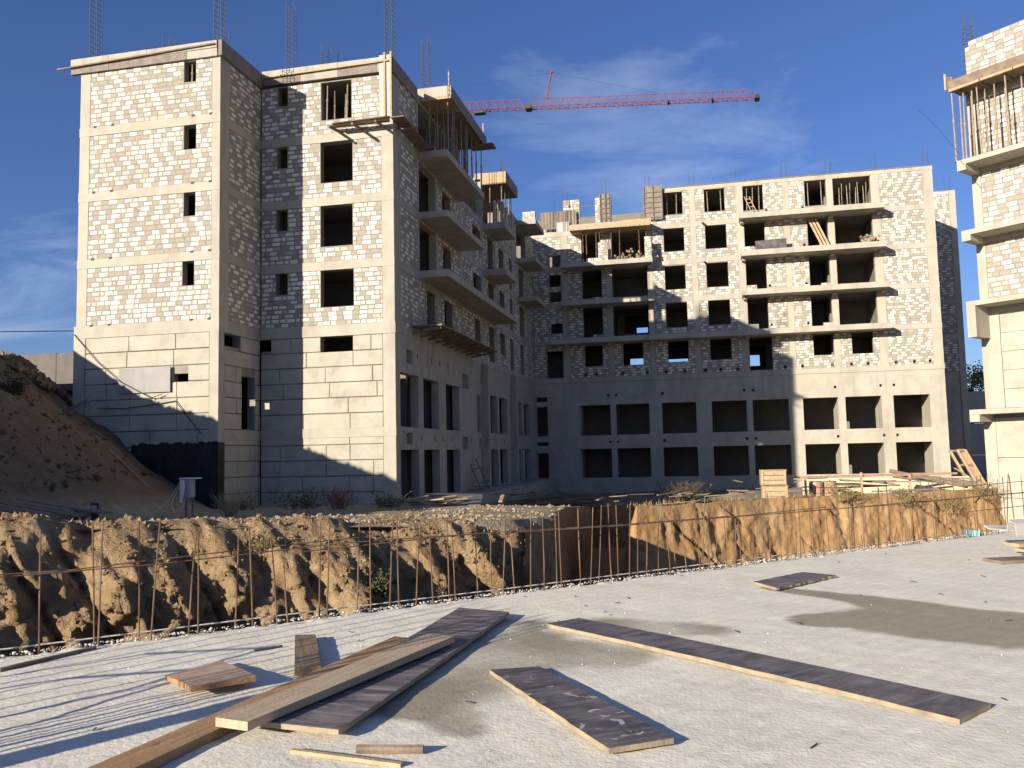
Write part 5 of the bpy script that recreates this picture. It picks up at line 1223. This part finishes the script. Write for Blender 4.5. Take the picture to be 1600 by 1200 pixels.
# ================================================================== crane
tip = Vector((8.6, 84.0, 36.6)); 
cr_ = thing('tower_crane', (-36, 84, -2), 'red lattice crane with a long level jib over the roofs', 'crane')
jz = 35.9
J0 = Vector((-36, 84.0, 38.6)); J1 = Vector((7.0, 84.0, 35.75))
def jpt(s_, dy_, dz_): p = J0.lerp(J1, s_); return (p.x, p.y+dy_, p.z+dz_)
ch = MB(); br = MB(); br2 = MB(); n = 46
fold = .468
for dy_, dz_, r in ((-.45, 0, .055), (.45, 0, .055), (0, .95, .05)):
    if dz_:
        ch.tube(jpt(.03, dy_, dz_), jpt(fold-.02, dy_, dz_), r, 5); ch.tube(jpt(fold+.02, dy_, dz_), jpt(.985, dy_, dz_*.85), r*.8, 5)
    else: ch.tube(jpt(0, dy_, dz_), jpt(1, dy_, dz_), r, 5)
for k in range(n):
    s0, s1_, sm_ = k/n, (k+1)/n, (k+.5)/n
    if abs(sm_-fold) < .018: continue
    hh = .95 if sm_ < .985 else .5
    br_ = br if sm_ < fold else br2
    for dy_ in (-.45, .45): br_.tube(jpt(s0, dy_, 0), jpt(sm_, 0, hh), .024, 4); br_.tube(jpt(sm_, 0, hh), jpt(s1_, dy_, 0), .024, 4)
    br_.tube(jpt(s0, -.45, 0), jpt(s1_, .45, 0), .02, 4); br_.tube(jpt(s0, -.45, 0), jpt(s0, .45, 0), .02, 4)
ch.build('jib_chords', 'red', cr_); br.build('jib_lattice', 'red', cr_); br2.build('jib_lattice', 'red', cr_)
MB().box(*[v for p in ((jpt(fold, 0, 0)[0]-.3, jpt(fold, 0, 0)[0]+.3), (83.5, 84.5), (jpt(fold, 0, 0)[2]-.2, jpt(fold, 0, 0)[2]+.3)) for v in p]).build('fold_joint', 'black', cr_)
pk = fold+.045
mb = MB(); mb.tube(jpt(pk, -.3, .9), jpt(pk+.012, 0, 3.7), .06, 5); mb.tube(jpt(pk, .3, .9), jpt(pk+.012, 0, 3.7), .06, 5); mb.tube(jpt(pk+.01, 0, 3.6), jpt(pk+.016, 0, 3.85), .13, 6); mb.build('strut', 'red', cr_)
mb = MB(); mb.tube(jpt(pk+.012, 0, 3.7), jpt(.78, 0, .95), .014, 4); mb.tube(jpt(pk+.012, 0, 3.7), jpt(.08, 0, 1.6), .010, 4); mb.build('stay_cable', 'cable', cr_)
e = jpt(1, 0, 0); MB().box(e[0]-.25, e[0]+.2, 83.5, 84.5, e[2]-.15, e[2]+.2).build('tip_sheave', 'black', cr_)
for s_ in (.80, .90): e = jpt(s_, 0, 0); MB().box(e[0]-.08, e[0]+.1, 83.5, 84.5, e[2]-.12, e[2]+.08).build('jib_pin', 'black', cr_)
e = jpt(.345, 0, 0); mb = MB(); mb.box(e[0]-.5, e[0]+.5, 83.6, 84.4, e[2]-.4, e[2]-.22); mb.tube((e[0]-.6, 84, e[2]-.5), (e[0]-1.0, 84, e[2]-.1), .1, 5); mb.tube((e[0]+.6, 84, e[2]-.5), (e[0]+.9, 84, e[2]+.3), .1, 5); mb.build('trolley', 'black', cr_)
mst = MB()
for sx2 in (-.6, .6):
    for sy2 in (-.6, .6): mst.tube((-36+sx2, 84+sy2, -2), (-36+sx2, 84+sy2, 36.9), .09, 5)
for k in range(26):
    z = -1.5+k*1.48
    for s1_, s2_ in (((-.6, -.6), (.6, -.6)), ((.6, -.6), (.6, .6)), ((.6, .6), (-.6, .6)), ((-.6, .6), (-.6, -.6))): mst.tube((-36+s1_[0], 84+s1_[1], z), (-36+s2_[0], 84+s2_[1], z+1.48), .045, 4)
mst.build('mast', 'red', cr_)
mb = MB(); mb.beam((-36, 84, 37.2), (-44, 84, 37.4), 1.0, .5); mb.build('counter_jib', 'red', cr_); MB().box(-44, -42, 83.2, 84.8, 35.4, 37.1).build('counterweight', 'grey_sheet', cr_)
